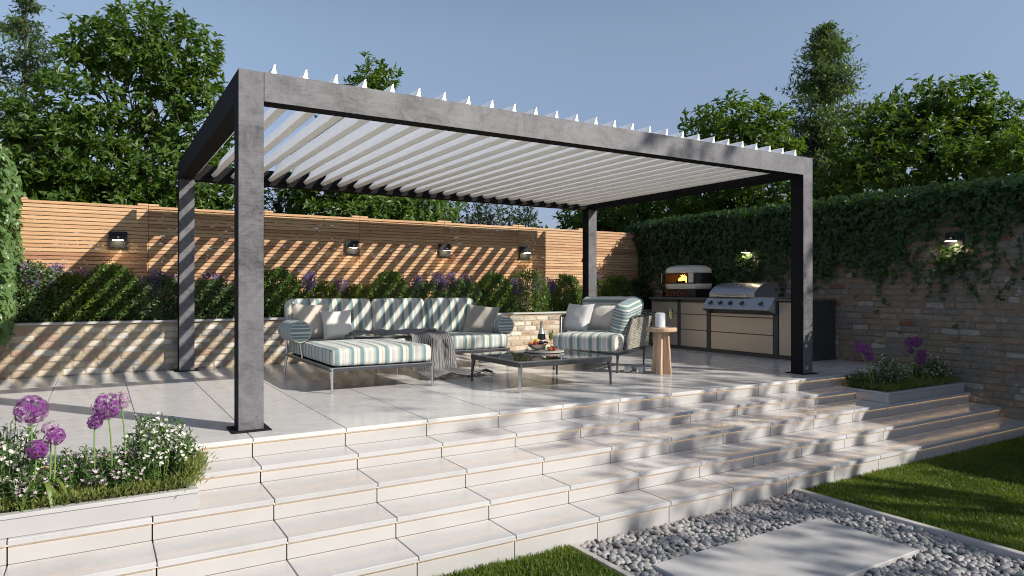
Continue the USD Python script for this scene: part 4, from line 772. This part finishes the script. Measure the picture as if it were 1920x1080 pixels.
def bottle(x, y, z):
    t = thing('champagne_bottle', 'dark champagne bottle with pale foil neck behind the fruit bowl', 'bottle', (x, y, z))
    part(t, 'glass', lathe([(0, 0), (.042, 0), (.044, .01), (.044, .13), (.036, .17), (.022, .205), (.0155, .235), (0, .235)], 24), 'bottle_green', smooth=50)
    part(t, 'foil', lathe([(.0375, .168), (.0235, .205), (.0165, .236), (.0165, .272), (.0185, .274), (.0185, .283), (.0145, .286), (.016, .300), (.010, .306), (0, .306)], 24), 'bottle_foil', smooth=50)
    part(t, 'label', lathe([(.0447, .035), (.0447, .105)], 24), 'bottle_label', True)
bottle(TC[0] + .055, TC[1] + .135, tz)
def flute(label, x, y, z):
    t = thing('champagne_flute', label, 'glass', (x, y, z))
    part(t, 'glass', lathe([(0, .001), (.031, .001), (.031, .003), (.006, .007), (.0035, .015), (.0035, .085), (.012, .098), (.023, .125), (.026, .155), (.023, .205), (.0222, .205), (.0250, .155), (.022, .126), (.010, .100), (0, .099)], 24), 'clear_glass', True)
    part(t, 'drink', lathe([(0, .1005), (.0092, .102), (.0207, .127), (.0236, .155), (.0230, .178), (0, .178)], 20), 'sparkling_wine', True)
flute('champagne flute with yellow-green drink on the coffee table tray', TC[0] + .150, TC[1] + .095, tz)

# ================================================================ WOVEN ARMCHAIR
AR = math.radians(29.5)
ac = thing('woven_armchair', 'rope-woven armchair with striped seat, turned towards the coffee table', 'armchair', (4.145, 1.398, 0), AR)
# local: x = back, y = across (to the chair's own right-hand side), origin at the near front leg
CW, CD = .81, .92
part(ac, 'frame', frame(-.02, CD + .02, -.02, CW + .02, .196, .226, .03), 'gunmetal')
for x, y, lx, ly in ((0, 0, .01, .01), (CD, 0, .02, .01), (0, CW, .01, -.01), (CD, CW, .02, -.01)):
    part(ac, 'leg', leg(x, y, .215, (lx, ly)), 'gunmetal', smooth=40)
def arm_frame(y, out):
    pts = [(.20, y, .235), (.25, y + out * .3, .40), (.335, y + out, .600), (.36, y + out, .612), (.80, y + out, .625), (1.02, y + out, .64), (1.06, y + out, .62), (1.0, y + out * .3, .40), (.955, y, .235)]
    return tube(pts, .015, 8)
def weave(y, out, th=.011):
    """diagonal-laid rope panel between the arm's front bar and the back bar"""
    r = np.random.default_rng(77); ms = []
    for k in range(27):
        z = .245 + .355 * k / 26; f = (z - .235) / .38; yo = y + out * min(1, f * 1.15); x0, x1 = .205 + .13 * f, .965 + .085 * f; n = 12; xs = np.linspace(x0, x1, n)
        ms.append(tube(np.stack([xs, yo + .007 * (-1.0) ** (np.arange(n) + k), np.full(n, z) + r.normal(0, .0015, n)], 1), .0056, 4, False))
    for x in np.linspace(.24, .96, 15):
        ms.append(tube([(x, y, .24), (x + .045, y + out * .6, .42), (x + .09, y + out, .61)], .006, 4, False))
    return cat(*ms)
for y, o in ((.0, -.05), (CW, .05)):
    p = part(ac, 'arm', arm_frame(y, o), 'gunmetal', smooth=50); part(p, 'rope_weave', weave(y, o), 'rope')
bk = part(ac, 'back', cat(tube([(1.06, -.05, .62), (1.09, CW * .25, .66), (1.09, CW * .75, .66), (1.06, CW + .05, .62)], .015, 8), rod((.955, 0, .235), (.955, CW, .235), .012)), 'gunmetal', smooth=50)
bw = []
for k in range(26):
    z = .25 + .37 * k / 25; f = (z - .235) / .38; ys = np.linspace(-.04, CW + .04, 14); bw.append(tube(np.stack([.965 + .11 * f + .007 * (-1.0) ** (np.arange(14) + k), ys, np.full(14, z)], 1), .0056, 4, False))
for y in np.linspace(0, CW, 16): bw.append(tube([(.965, y, .24), (1.08, y, .64)], .006, 4, False))
part(bk, 'rope_weave', cat(*bw), 'rope')
def chair_cushion(name, size, loc, r, bulge, m, rz=0, rx=0, ry=0, udir=1, seed=0, n=13, wob=.012):
    v, f, uv = rounded(*size, r, n, bulge, wob, seed); uv = (v[:, [1, 2]] if udir == 1 else v[:, [2, 0]] if udir == 2 else v[:, [0, 1]]) + 3.0
    v, f = move(move((v, f), (0, 0, 0), 0, rx, 0), (0, 0, 0), 0, 0, ry); v, f = move((v, f), loc, rz)
    part(ac, name, (v, f), m, True, uv)
chair_cushion('seat_cushion', (.93, .80, .19), (.425, CW / 2, .325), .06, .028, 'stripe_fabric', udir=1)
chair_cushion('back_cushion', (.20, .78, .46), (.885, CW / 2 + .02, .62), .085, 0, 'stripe_fabric', ry=.24, udir=2, seed=5, wob=.03)
chair_cushion('side_cushion', (.66, .20, .40), (.56, .085, .615), .09, 0, 'stripe_dark', rx=.24, ry=-.14, udir=2, seed=6, wob=.02)
def chair_pillow(label, size, loc, rz, rx, m, seed):
    c, s = math.cos(AR), math.sin(AR); x, y, z = loc; w = (4.145 + c * x - s * y, 1.398 + s * x + c * y, z)
    put_pillow('pillow', label, size, w, rz + AR, rx, m, 0, seed)
chair_pillow('silver-grey pillow leaning on the far arm of the woven armchair', (.42, .38, .15), (.36, .70, .425), -2.42 + .55, -.42, 'linen_silver', 11)
chair_pillow('pale beige pillow in the middle of the woven armchair', (.42, .36, .16), (.60, .44, .43), -PI / 2 - .1, -.45, 'linen_light', 12)

# ================================================================ SIDE TABLE, SPEAKER, SLIPPERS
SX, SY, SZ = 4.525, 1.10, .515
stb = thing('side_table', 'round oak side table on a splayed cross-shaped foot', 'side table', (SX, SY, 0), .5)
part(stb, 'top', lathe([(0, SZ - .045), (.160, SZ - .045), (.168, SZ - .038), (.170, SZ - .022), (.168, SZ - .006), (.162, SZ), (0, SZ)], 40), 'raw_oak', smooth=35)
for k in range(2):
    p = [(-.115, 0), (-.09, .0), (.09, 0), (.115, 0), (.075, SZ - .046), (-.075, SZ - .046)]
    for s in ((-1, 1) if k else (0,)):
        poly = [(-.112, 0), (.112, 0), (.078, SZ - .0455), (-.078, SZ - .0455)] if k == 0 else ([(-.112, 0), (-.0255, 0), (-.0255, SZ - .0455), (-.078, SZ - .0455)] if s < 0 else [(.0255, 0), (.112, 0), (.078, SZ - .0455), (.0255, SZ - .0455)])
        m = extrude(poly, 'y', -.025, .025); part(stb, 'foot_board', move(m, (0, 0, 0), k * PI / 2), 'raw_oak')
spk = thing('speaker', 'white oval fabric-covered speaker on the round oak side table', 'speaker', (SX - .035, SY - .015, SZ), .5)
part(spk, 'body', lathe([(0, .001), (.060, .001), (.066, .006), (.067, .02), (.067, .148), (.064, .158), (.055, .163), (0, .163)], 36, 1.0, .8), 'white_fabric', smooth=35)
part(spk, 'top_panel', lathe([(0, .1634), (.050, .1634), (.050, .165), (0, .165)], 30, 1.0, .8), 'louvre_white', smooth=35)
flute('champagne flute with yellow-green drink on the oak side table', SX + .085, SY - .055, SZ)
def slipper(label, x, y, rz):
    t = thing('slipper', label, 'slipper', (x, y, 0), rz, 'open slippers by the side table'); a = np.linspace(0, 2 * PI, 28, endpoint=False)
    o = [(.118 * math.cos(k) , (.040 + .010 * math.cos(k)) * math.sin(k)) for k in a]
    part(t, 'sole', extrude(o, 'z', .001, .022), 'slipper_sole')
    for q, c in enumerate((.045, -.005)):
        th = np.linspace(0, PI, 13); ms = [[], []]
        for s, w in ((0, -.020), (1, .020)):
            ms[s] = np.stack([np.full(13, c + w) + (.02 if q else -.005) * np.cos(th), .052 * np.cos(th), .016 + .058 * np.sin(th)], 1)
        V = np.vstack([ms[0], ms[1], ms[0] * [1, .9, 1] + [0, 0, -.005], ms[1] * [1, .9, 1] + [0, 0, -.005]]); k = np.arange(12)
        part(t, 'strap', (V, tri(np.vstack([np.stack([k, k + 1, k + 14, k + 13], 1), np.stack([k + 26, k + 39, k + 40, k + 27], 1)]))), 'slipper_strap', True)
slipper('pale slipper with crossed straps, nearest the side table foot', 4.375, 1.255, 2.5)
slipper('pale slipper lying left of the other one under the armchair', 4.30, 1.36, 2.2)

# ================================================================ OUTDOOR KITCHEN
KX0, KX1, KY0, KY1, KT = 6.97, WX - .012, 1.04, 3.93, .81
kt = thing('outdoor_kitchen', 'long outdoor kitchen unit with dark frame and taupe metal drawers along the ivy wall', 'outdoor kitchen')
part(kt, 'carcass', box(KX0 + .022, KX1, KY0 + .021, KY1 - .001, .02, KT - .0305), 'kitchen_frame')
part(kt, 'worktop', box(KX0 - .03, KX1, KY0 - .015, KY1 + .01, KT - .03, KT, .003), 'counter_stone')
part(kt, 'end_panel', box(KX0 + .001, KX1, KY0, KY0 + .0205, .001, KT - .031, .002), 'kitchen_frame')
part(kt, 'plinth', box(KX0 + .012, KX0 + .0215, KY0 + .021, KY1, .001, .052), 'kitchen_frame')
edges = [KY0 + .021, 1.455, 1.537, 2.627, 2.715, 3.245, 3.325, KY1]
for a, b in ((edges[0], 1.075), (1.455, 1.533), (2.631, 2.710), (3.250, 3.320)): part(kt, 'stile', box(KX0 + .003, KX0 + .0215, a, b, .053, KT - .031, .002), 'kitchen_frame')
def front(kind, a, b, z0, z1):
    p = part(kt, kind, box(KX0, KX0 + .0215, a, b, z0, z1, .002), 'brushed_taupe')
front('door', 1.080, 1.440, .058, .762)
for z0, z1 in ((.058, .306), (.316, .540), (.550, .590)): front('drawer', 1.537, 2.627, z0, z1)
for z0, z1 in ((.058, .310), (.320, .548), (.558, .735)): front('drawer', 2.715, 3.245, z0, z1)
front('door', 3.325, 3.90, .058, .548); front('drawer', 3.325, 3.90, .558, .735)
part(kt, 'top_rail', box(KX0 + .003, KX0 + .0215, 2.712, KY1, .742, KT - .031, .002), 'kitchen_frame')
# built-in grill
gr = thing('gas_grill', 'stainless steel gas grill with closed hood and five control knobs', 'grill')
GY0, GY1 = 1.475, 2.655
panel = [(6.935, .8105), (6.800, .672), (6.806, .655), (6.945, .598), (6.962, .598), (6.962, .8105)]
part(gr, 'control_panel', extrude(panel, 'y', GY0, GY1), 'stainless')
part(gr, 'drip_tray', extrude([(6.8055, .6545), (6.9445, .5975), (6.962, .5975), (6.962, .588), (6.942, .588), (6.803, .648)], 'y', GY0 + .01, GY1 - .01), 'gunmetal')
HY0, HY1 = 1.845, 2.665
hood = [(6.985, .8115), (6.975, .825), (6.975, .882), (7.02, .928), (7.08, .975), (7.15, 1.008), (7.22, 1.026), (7.30, 1.034), (7.47, 1.034), (7.485, 1.02), (7.485, .8115)]
part(gr, 'hood', extrude(hood, 'y', HY0, HY1), 'stainless', smooth=25)
part(gr, 'side_shelf', box(6.937, 7.49, GY0, HY0 - .002, .8108, .826, .003), 'stainless')
hd = part(gr, 'handle', tube([(6.93, HY0 + .12, .836), (6.925, HY0 + .125, .842), (6.925, HY1 - .125, .842), (6.93, HY1 - .12, .836)], .0105, 10), 'chrome', smooth=50)
for y in (HY0 + .17, HY1 - .17): part(hd, 'bracket', rod((6.925, y, .842), (6.976, y, .846), .007), 'chrome', smooth=50)
n_ = np.array([-(.8105 - .672), 0, (6.935 - 6.800)]); n_ /= np.linalg.norm(n_)
for y in (2.54, 2.355, 2.175, 1.97, 1.65):
    c = np.array([6.8675, y, .741]); k = part(gr, 'knob', tube([c, c + n_ * .012, c + n_ * .0121, c + n_ * .040], [.036, .035, .026, .023], 18), 'gunmetal', smooth=40)
    part(k, 'face_ring', tube([c + n_ * .0402, c + n_ * .0425], [.0225, .0215], 18), 'chrome', smooth=40)
    part(k, 'grip', move(box(-.006, .006, -.022, .022, 0, .014, .003), c + n_ * .0427, 0, 0, -math.atan2(-n_[0], n_[2])), 'chrome')
th = lathe([(0, 0), (.03, 0), (.03, .008), (.024, .011), (0, .011)], 20); part(gr, 'thermometer', move(th, (7.12, 2.27, .994), 0, 0, -.5), 'chrome', smooth=40)
part(gr, 'hinge', rod((7.43, HY0 - .012, .93), (7.43, HY0 + .002, .93), .02), 'gunmetal')
# pizza oven
OX, OY, OZ = 7.275, 3.385, KT
po = thing('pizza_oven', 'cream domed pizza oven with a fire inside, on the left end of the kitchen worktop', 'pizza oven', (OX, OY, OZ))
def sup(rx, ry, z, e=3.2, n=48):
    a = np.arange(n) * 2 * PI / n; c, s = np.cos(a), np.sin(a)
    return np.stack([rx * np.sign(c) * np.abs(c) ** (2 / e), ry * np.sign(s) * np.abs(s) ** (2 / e), np.full(n, z)], 1)
def loft(rings, cap0=True, cap1=True):
    n = len(rings[0]); v = np.vstack(rings); i, j = np.meshgrid(np.arange(len(rings) - 1), np.arange(n), indexing='ij')
    f = tri(np.stack([i * n + j, i * n + (j + 1) % n, (i + 1) * n + (j + 1) % n, (i + 1) * n + j], -1).reshape(-1, 4)); k = np.arange(n)
    if cap0: v = np.vstack([v, rings[0].mean(0)]); f = np.vstack([f, np.stack([np.full(n, len(v) - 1), (k + 1) % n, k], 1)])
    if cap1: v = np.vstack([v, rings[-1].mean(0)]); e = (len(rings) - 1) * n; f = np.vstack([f, np.stack([np.full(n, len(v) - 1), e + k, e + (k + 1) % n], 1)])
    return v, f
RX, RY = .245, .385
part(po, 'dome', loft([sup(RX - .02, RY - .02, .385), sup(RX, RY, .388), sup(RX, RY, .405), sup(RX * .985, RY * .985, .435), sup(RX * .90, RY * .93, .470), sup(RX * .74, RY * .80, .497), sup(RX * .45, RY * .52, .512), sup(RX * .1, RY * .1, .516)]), 'oven_cream', smooth=45)
part(po, 'lower_ring', loft([sup(RX * .90, RY * .94, .130), sup(RX * .97, RY * .98, .150), sup(RX, RY, .185), sup(RX, RY, .212), sup(RX - .015, RY - .015, .218)]), 'oven_cream', smooth=45)
band = sup(RX - .012, RY - .012, 0)
keep = [i for i in range(48) if not (band[i, 0] < -.12 and band[i, 1] > -.235 and band[i, 1] < .36)]
seq = sorted(keep, key=lambda i: (math.atan2(band[i, 1], band[i, 0]) + PI) % (2 * PI)); st_ = max(range(len(seq)), key=lambda q: np.linalg.norm(band[seq[q]] - band[seq[q - 1]])); seq = seq[st_:] + seq[:st_]
bv = np.vstack([band[seq] + [0, 0, .2185], band[seq] + [0, 0, .3845], band[seq] * .96 + [0, 0, .2185], band[seq] * .96 + [0, 0, .3845]]); m_ = len(seq); k_ = np.arange(m_ - 1)
part(po, 'body_band', (bv, tri(np.vstack([np.stack([k_, k_ + 1, k_ + 1 + m_, k_ + m_], 1), np.stack([k_ + 2 * m_, k_ + 3 * m_, k_ + 1 + 3 * m_, k_ + 1 + 2 * m_], 1)]))), 'oven_black', smooth=45)
part(po, 'oven_floor', box(-.20, .20, -.33, .33, .2187, .232), 'oven_stone')
part(po, 'mouth_frame', cat(box(-.238, -.226, -.235, -.205, .2325, .384), box(-.238, -.226, .335, .355, .2325, .384), box(-.2385, -.2255, -.236, .356, .368, .3842), box(-.2385, -.2255, -.236, .356, .219, .2322)), 'oven_black')
part(po, 'steel_trim', cat(box(-.241, -.2265, -.3345, -.2365, .2335, .3835, .002), box(-.241, -.2265, .3565, .366, .2335, .3835, .002)), 'steel_satin')
part(po, 'inner_wall', cat(box(.16, .175, -.32, .32, .2325, .384), box(-.20, .159, .30, .315, .2325, .384), box(-.20, .159, -.315, -.30, .2325, .384)), 'oven_stone')
def flames():
    r = np.random.default_rng(4); ms = []
    for _ in range(16):
        x, y, h, w = r.uniform(-.06, .08), r.normal(.13, .045), r.uniform(.05, .132), r.uniform(.010, .024); p = [(x, y, .243), (x + r.normal(0, .01), y + r.normal(0, .012), .243 + h * .4), (x + r.normal(0, .015), y + r.normal(0, .02), .243 + h * .75), (x + r.normal(0, .02), y + r.normal(0, .025), .243 + h)]
        ms.append(tube(p, [w * .7, w, w * .55, .001], 7))
    return cat(*ms)
part(po, 'flames', flames(), 'flame', smooth=True)
for k in range(4): part(po, 'firewood', rod((-.07 + .03 * k, .03 + .02 * k, .246), (-.02 + .02 * k, .24 - .03 * k, .250 + .012 * (k % 2)), .014, 8), 'ember')
part(po, 'stand', cat(box(-.215, .215, -.365, -.345, .001, .1295), box(-.215, .215, .345, .365, .001, .1295), box(.195, .2148, -.3445, .3445, .001, .1295), box(-.215, .1945, -.3445, .3445, .001, .012), box(-.215, .1945, -.3445, .3445, .1175, .1293), box(-.215, -.195, -.3445, -.16, .0125, .117)), 'oven_black')
rl = np.random.default_rng(6)
for row, z in enumerate((.030, .064, .096)):
    for q in range(13):
        y = -.14 + .475 * (q + .5 * (row % 2)) / 12.6; rad = rl.uniform(.014, .0175)
        if y > .33: continue
        lg = part(po, 'stored_log', tube([(-.19 + rl.uniform(-.012, .01), y, z), (.12, y, z)], rad, 8), 'log_bark', smooth=50)
part(po, 'flue', lathe([(0, .51), (.047, .51), (.047, .53), (.034, .535), (.034, .600), (.050, .602), (.050, .612), (.034, .614), (.034, .648), (.040, .650), (.040, .664), (0, .664)], 24), 'oven_black', smooth=35)

# ================================================================ WALL LAMPS
def wall_lamp(label, loc, rz):
    """square plate with a small round head on a stub arm, lit underneath; local -y faces out"""
    t = thing('wall_lamp', label, 'wall lamp', loc, rz, 'square wall lamps')
    part(t, 'back_plate', box(-.097, .097, -.016, 0, -.098, .098, .003), 'lamp_metal')
    part(t, 'recess', box(-.066, .066, -.0195, -.0162, -.006, .038), 'oven_black')
    hd = part(t, 'lamp_head', move(lathe([(.058, .0), (.062, .001), (.063, .010), (.060, .016), (.02, .020), (0, .020)], 28), (0, -.085, -.006)), 'lamp_metal', smooth=35)
    part(t, 'arm', cat(tube([(0, -.085, .0145), (0, -.085, .034)], .013, 12), box(-.010, .010, -.085, -.016, .022, .036, .003)), 'polished_aluminium', smooth=40)
    part(hd, 'light_disc', move(lathe([(0, 0), (.0575, 0), (.0575, -.004), (0, -.004)], 28), (0, -.085, -.0065)), 'lamp_disc')
for x, lb in ((-.636, 'square black lit wall lamp on the leftmost fence panel'), (2.226, 'square black lit wall lamp on the fence above the left half of the sofa'), (3.67, 'square black lit wall lamp on the fence above the right end of the sofa'), (5.105, 'square black lit wall lamp on the fence left of the far roof post'), (6.42, 'square black lit wall lamp on the fence mostly hidden by the far roof post')):
    wall_lamp(lb, (x, FY - .0165, 1.53), 0)
for y, lb in ((-.45, 'lit wall lamp among ivy on the brick wall above the shaded planter'), (2.45, 'lit wall lamp among ivy above the gas grill')):
    wall_lamp(lb, (WX - .012, y, 1.50), -PI / 2)

# ================================================================ FRONT PLANTERS AND FLOWERS
def trough(x0, x1, y0, y1, z0, z1, label):
    t = thing('planter_box', label, 'planter')
    w = .045
    part(t, 'front_wall', box(x0, x1, y0 + .006, y0 + w, z0 + .001, z1 - .0215, .002), 'riser_porcelain'); part(t, 'back_wall', box(x0, x1, y1 - w, y1, z0 + .001, z1 - .004), 'riser_porcelain')
    part(t, 'side_wall', box(x0 + .006, x0 + w, y0 + w + .001, y1 - w - .001, z0 + .001, z1 - .0215, .002), 'riser_porcelain'); part(t, 'side_wall', box(x1 - w, x1 - .006, y0 + w + .001, y1 - w - .001, z0 + .001, z1 - .0215, .002), 'riser_porcelain')
    part(t, 'rim', cat(box(x0, x1, y0, y0 + w + .008, z1 - .021, z1, .002), box(x0, x0 + w + .008, y0 + w + .009, y1 - w - .001, z1 - .021, z1, .002), box(x1 - w - .008, x1, y0 + w + .009, y1 - w - .001, z1 - .021, z1, .002)), 'porcelain')
    part(t, 'soil', box(x0 + w + .002, x1 - w - .002, y0 + w + .002, y1 - w - .002, z0 + .02, z1 - .012), 'soil')
trough(-2.6, PLX0, -.593, .0165, ROW_Z[2], -.112, 'low pale planter of white flowers and alliums on the steps at the lower left')
trough(PLX1, 7.53, -.593, .0165, ROW_Z[2], -.112, 'low pale planter in the shade at the right end of the steps')
def allium(label, foot, head, r, seed, pale=False, droop=0.0):
    q = np.random.default_rng(seed); t = thing('allium', label, 'allium', foot); f, h = np.zeros(3), np.array(head, float) - np.array(foot, float)
    mid = h * .5 + np.array([q.normal(0, .012), q.normal(0, .012), 0]); n = 24; s = np.linspace(0, 1, n)[:, None]; pts = (1 - s) ** 2 * f + 2 * s * (1 - s) * mid + s ** 2 * h
    part(t, 'stem', tube(pts, np.linspace(.0052, .0038, n), 6), 'stem_green', True)
    m = int(150 * (r / .06)) if not pale else int(70 * (r / .04)); d = rdir(m, q); rr = r * q.uniform(.78, 1.0, m); c = h + d * rr[:, None]; P, D, N = [], [], []
    u = unit(np.cross(d, rdir(m, q))); w = np.cross(d, u)
    for k in range(6):
        a = k * PI / 3; dd = u * math.cos(a) + w * math.sin(a) + d * .25; P.append(c); D.append(dd); N.append(d)
    P, D, N = map(np.vstack, (P, D, N)); part(t, 'flower_head', leaves(P, D, N, .013 * (r / .07) ** .4, .0055, PETAL), 'petal_pale' if pale else 'petal_purple')
    sp = [tube([h + d[k] * .004, h + d[k] * rr[k] * .92], .0007, 3, False) for k in range(0, m, 3)]; part(t, 'flower_stalk', cat(*sp), 'petal_pale' if pale else 'petal_purple')
def strap_leaves(label, loc, n, L, seed):
    q = np.random.default_rng(seed); t = thing('allium_leaves', label, 'leaves', loc)
    for k in range(n):
        a = q.uniform(0, 2 * PI); l = L * q.uniform(.7, 1.15); s = np.linspace(0, 1, 9); out = l * .62 * s; z = l * (1.75 * s - 1.95 * s ** 2.1) ; w = .0125 * np.sin(np.clip(s * .93 + .07, 0, 1) * PI) ** .6
        c = np.stack([np.cos(a) * out, np.sin(a) * out, z + .01], 1); sd = np.array([-math.sin(a), math.cos(a), 0]); V = np.stack([c - sd * w[:, None], c + np.array([0, 0, -.004]), c + sd * w[:, None]], 1).reshape(-1, 3); i = np.arange(8) * 3
        part(t, 'leaf', (V, tri(np.vstack([np.stack([i, i + 1, i + 4, i + 3], 1), np.stack([i + 1, i + 2, i + 5, i + 4], 1)]))), 'leaf_strap', True)
for q, (x, y, z, r, pl, lb) in enumerate([(-1.12, -.42, .348, .074, 0, 'largest purple allium at the far left of the left planter'), (-.798, -.42, .335, .070, 0, 'large purple allium standing highest in the middle of the left planter'), (-.735, -.38, .352, .046, 1, 'pale see-through allium just behind the large middle one in the left planter'), (-.852, -.40, .257, .037, 0, 'small purple allium below the large middle one in the left planter'), (-1.021, -.42, .205, .045, 0, 'purple allium right of the low one at the left of the left planter'), (-1.092, -.47, .160, .047, 0, 'low purple allium under the largest one in the left planter'), (-1.045, -.36, .234, .038, 1, 'pale allium between the two low purple ones in the left planter'),
                                          (5.918, -.35, .339, .056, 0, 'left purple allium of the left group in the shaded planter'), (6.04, -.33, .312, .062, 0, 'right purple allium of the left group in the shaded planter'), (6.06, -.37, .235, .042, 0, 'lowest purple allium of the left group in the shaded planter'), (6.846, -.35, .352, .052, 0, 'left high purple allium of the right group in the shaded planter'), (7.019, -.33, .350, .064, 0, 'large high purple allium of the right group in the shaded planter'), (6.86, -.36, .262, .036, 0, 'small purple allium of the right group in the shaded planter'), (7.10, -.35, .215, .05, 0, 'right low purple allium of the right group in the shaded planter'), (6.986, -.40, .150, .052, 0, 'lowest front purple allium of the right group in the shaded planter')]):
    fx = max(x, 6.11) if x > 5 else x
    allium(lb, (fx + .02 * math.sin(q), y - .02, -.12), (x, y, z), r, 200 + q, bool(pl))
strap_leaves('long arching pale green leaves at the foot of the left alliums', (-1.08, -.43, -.12), 18, .25, 5)
strap_leaves('long arching green leaves at the foot of the right alliums in the shade', (7.03, -.42, -.12), 10, .26, 6)
def flower_bush(name, label, loc, rx, ry, h, n, petal, leaf, seed, fl=8):
    """upright leafy stems carrying small clustered flowers"""
    q = np.random.default_rng(seed); t = thing(name, label, 'flowering plant', loc); st, LP, LD, LN, FP, FD, FN = [], [], [], [], [], [], []
    for _ in range(n):
        a, b = q.uniform(0, 2 * PI), q.uniform(0, 1) ** .5; x, y = math.cos(a) * b * rx, math.sin(a) * b * ry; hh = h * (1.02 - .42 * b ** 2) * q.uniform(.75, 1.12); foot = np.array([x * .45, y * .45, 0]); tip = np.array([x, y, hh]); mid = (foot + tip) / 2 + np.array([x, y, 0]) * .12
        s = np.linspace(0, 1, 5)[:, None]; c = (1 - s) ** 2 * foot + 2 * s * (1 - s) * mid + s ** 2 * tip; st.append(tube(c, [.0028, .0026, .0022, .0018, .0012], 4, False))
        m = 26; u = q.uniform(.12, .97, m)[:, None]; p = (1 - u) ** 2 * foot + 2 * u * (1 - u) * mid + u ** 2 * tip; d = rdir(m, q); d[:, 2] = np.abs(d[:, 2]) * .7 + .15; LP.append(p); LD.append(d); LN.append(np.array([0, 0, 1.0]) + q.normal(0, .5, (m, 3)))
        k = q.integers(0, fl + 1); u = q.uniform(.6, 1.03, k)[:, None]; p = (1 - u) ** 2 * foot + 2 * u * (1 - u) * mid + u ** 2 * tip + q.normal(0, .012, (k, 3)); dd = unit(q.normal(0, .6, (k, 3)) + np.array([x * 2, y * 2 - .35, .8]))
        for e in range(k):
            uu = unit(np.cross(dd[e], rdir(1, q)[0])); vv = np.cross(dd[e], uu)
            for w in range(5): FP.append(p[e]); FD.append(uu * math.cos(w * 1.2566) + vv * math.sin(w * 1.2566) + dd[e] * .25); FN.append(dd[e])
    LP, LD, LN = map(np.vstack, (LP, LD, LN)); part(t, 'foliage', leaves(LP, LD, LN, q.uniform(.026, .046, len(LP)), .010, LEAF2), leaf); part(t, 'stem', cat(*st), 'stem_green'); part(t, 'blossom', leaves(np.array(FP), np.array(FD), np.array(FN), .0105, .0085, PETAL), petal)
Z0 = -.122
for args in [('white_flower_bush', 'large white-flowered bush at the right end of the left planter', (-.56, -.34, Z0), .20, .20, .37, 130, 'petal_white', 'leaf_bush', 301, 7), ('white_flower_bush', 'white-flowered bush at the far left of the left planter', (-1.24, -.28, Z0), .20, .18, .40, 100, 'petal_white', 'leaf_bush', 302, 8), ('pink_flower_plant', 'low pale pink flowers in the middle of the left planter', (-.90, -.30, Z0), .20, .20, .22, 75, 'petal_pink', 'leaf_bush', 303, 7), ('pink_flower_plant', 'pale pink flowers between the left alliums and the rim', (-1.16, -.46, Z0), .16, .10, .17, 40, 'petal_pink', 'leaf_bush', 304, 6), ('pink_flower_plant', 'low pinkish flowers left of the large white-flowered bush', (-.74, -.38, Z0), .14, .16, .20, 55, 'petal_pink', 'leaf_bush', 305, 6),
             ('pink_flower_plant', 'lilac flowers in the left half of the shaded planter', (6.42, -.36, Z0), .26, .18, .30, 85, 'petal_pink', 'leaf_bush', 306, 9), ('white_flower_bush', 'white-flowered bush at the right end of the shaded planter', (7.28, -.32, Z0), .26, .22, .30, 100, 'petal_white', 'leaf_bush', 307, 7), ('white_flower_bush', 'white-flowered plant behind the lilac flowers in the shaded planter', (6.62, -.22, Z0), .22, .14, .30, 60, 'petal_white', 'leaf_bush', 308, 7), ('green_bush', 'dark green leafy clump at the left end of the shaded planter', (6.14, -.22, Z0), .14, .16, .20, 55, 'petal_pink', 'leaf_bush', 309, 1)]:
    flower_bush(*args)
def tufts(label, x0, x1, y0, y1, n, L, seed, spill=.03):
    q = np.random.default_rng(seed); P = np.column_stack([q.uniform(x0, x1, n), q.uniform(y0, y1, n), np.full(n, Z0 - .002)]); c = P[:, :2] - np.array([(x0 + x1) / 2, (y0 + y1) / 2]); D = np.column_stack([c[:, 0] / (x1 - x0) * .9 + q.normal(0, .4, n), c[:, 1] / (y1 - y0) * .9 + q.normal(0, .4, n), q.uniform(.5, 1.3, n)])
    P[:, 2] += q.uniform(0, .05, n)
    single('ground_cover', leaves(P, D, rdir(n, q), L * q.uniform(.5, 1.2, n) * (.6 + .8 * meshkit.noise(P * 9)), .0065, LEAF2), 'leaf_tuft', label, 'ground cover', kind='stuff')
tufts('fine yellow-green ground cover along the rim of the left planter', -1.9, PLX0 - .03, -.565, -.06, 9500, .046, 401)
tufts('fine dark green ground cover in the shaded right planter', PLX1 + .02, 7.48, -.565, -.06, 6500, .06, 402)
flower_bush('green_bush', 'bright yellow-green tuft overhanging the right end of the left planter', (-.42, -.36, Z0), .10, .17, .17, 90, 'petal_pink', 'leaf_tuft', 310, 0) if False else None
q_ = np.random.default_rng(77); n_t = 2600; tp_ = np.column_stack([q_.normal(-.425, .035, n_t), q_.normal(-.34, .09, n_t), np.full(n_t, Z0)])
td_ = np.column_stack([(tp_[:, 0] + .45) * 6 + q_.normal(0, .3, n_t), q_.normal(-.1, .35, n_t), q_.uniform(.6, 1.4, n_t)]); tp_[:, 2] += q_.uniform(0, .13, n_t); tp_[:, 0] += np.maximum(0, tp_[:, 2] - Z0) * .25
tf_ = thing('tuft_plant', 'bright yellow-green fine-leaved tuft overhanging the right end of the left planter', 'plant')
part(tf_, 'foliage', leaves(tp_, td_, rdir(n_t, q_), .04 * q_.uniform(.6, 1.2, n_t), .006, LEAF2), 'leaf_tuft')
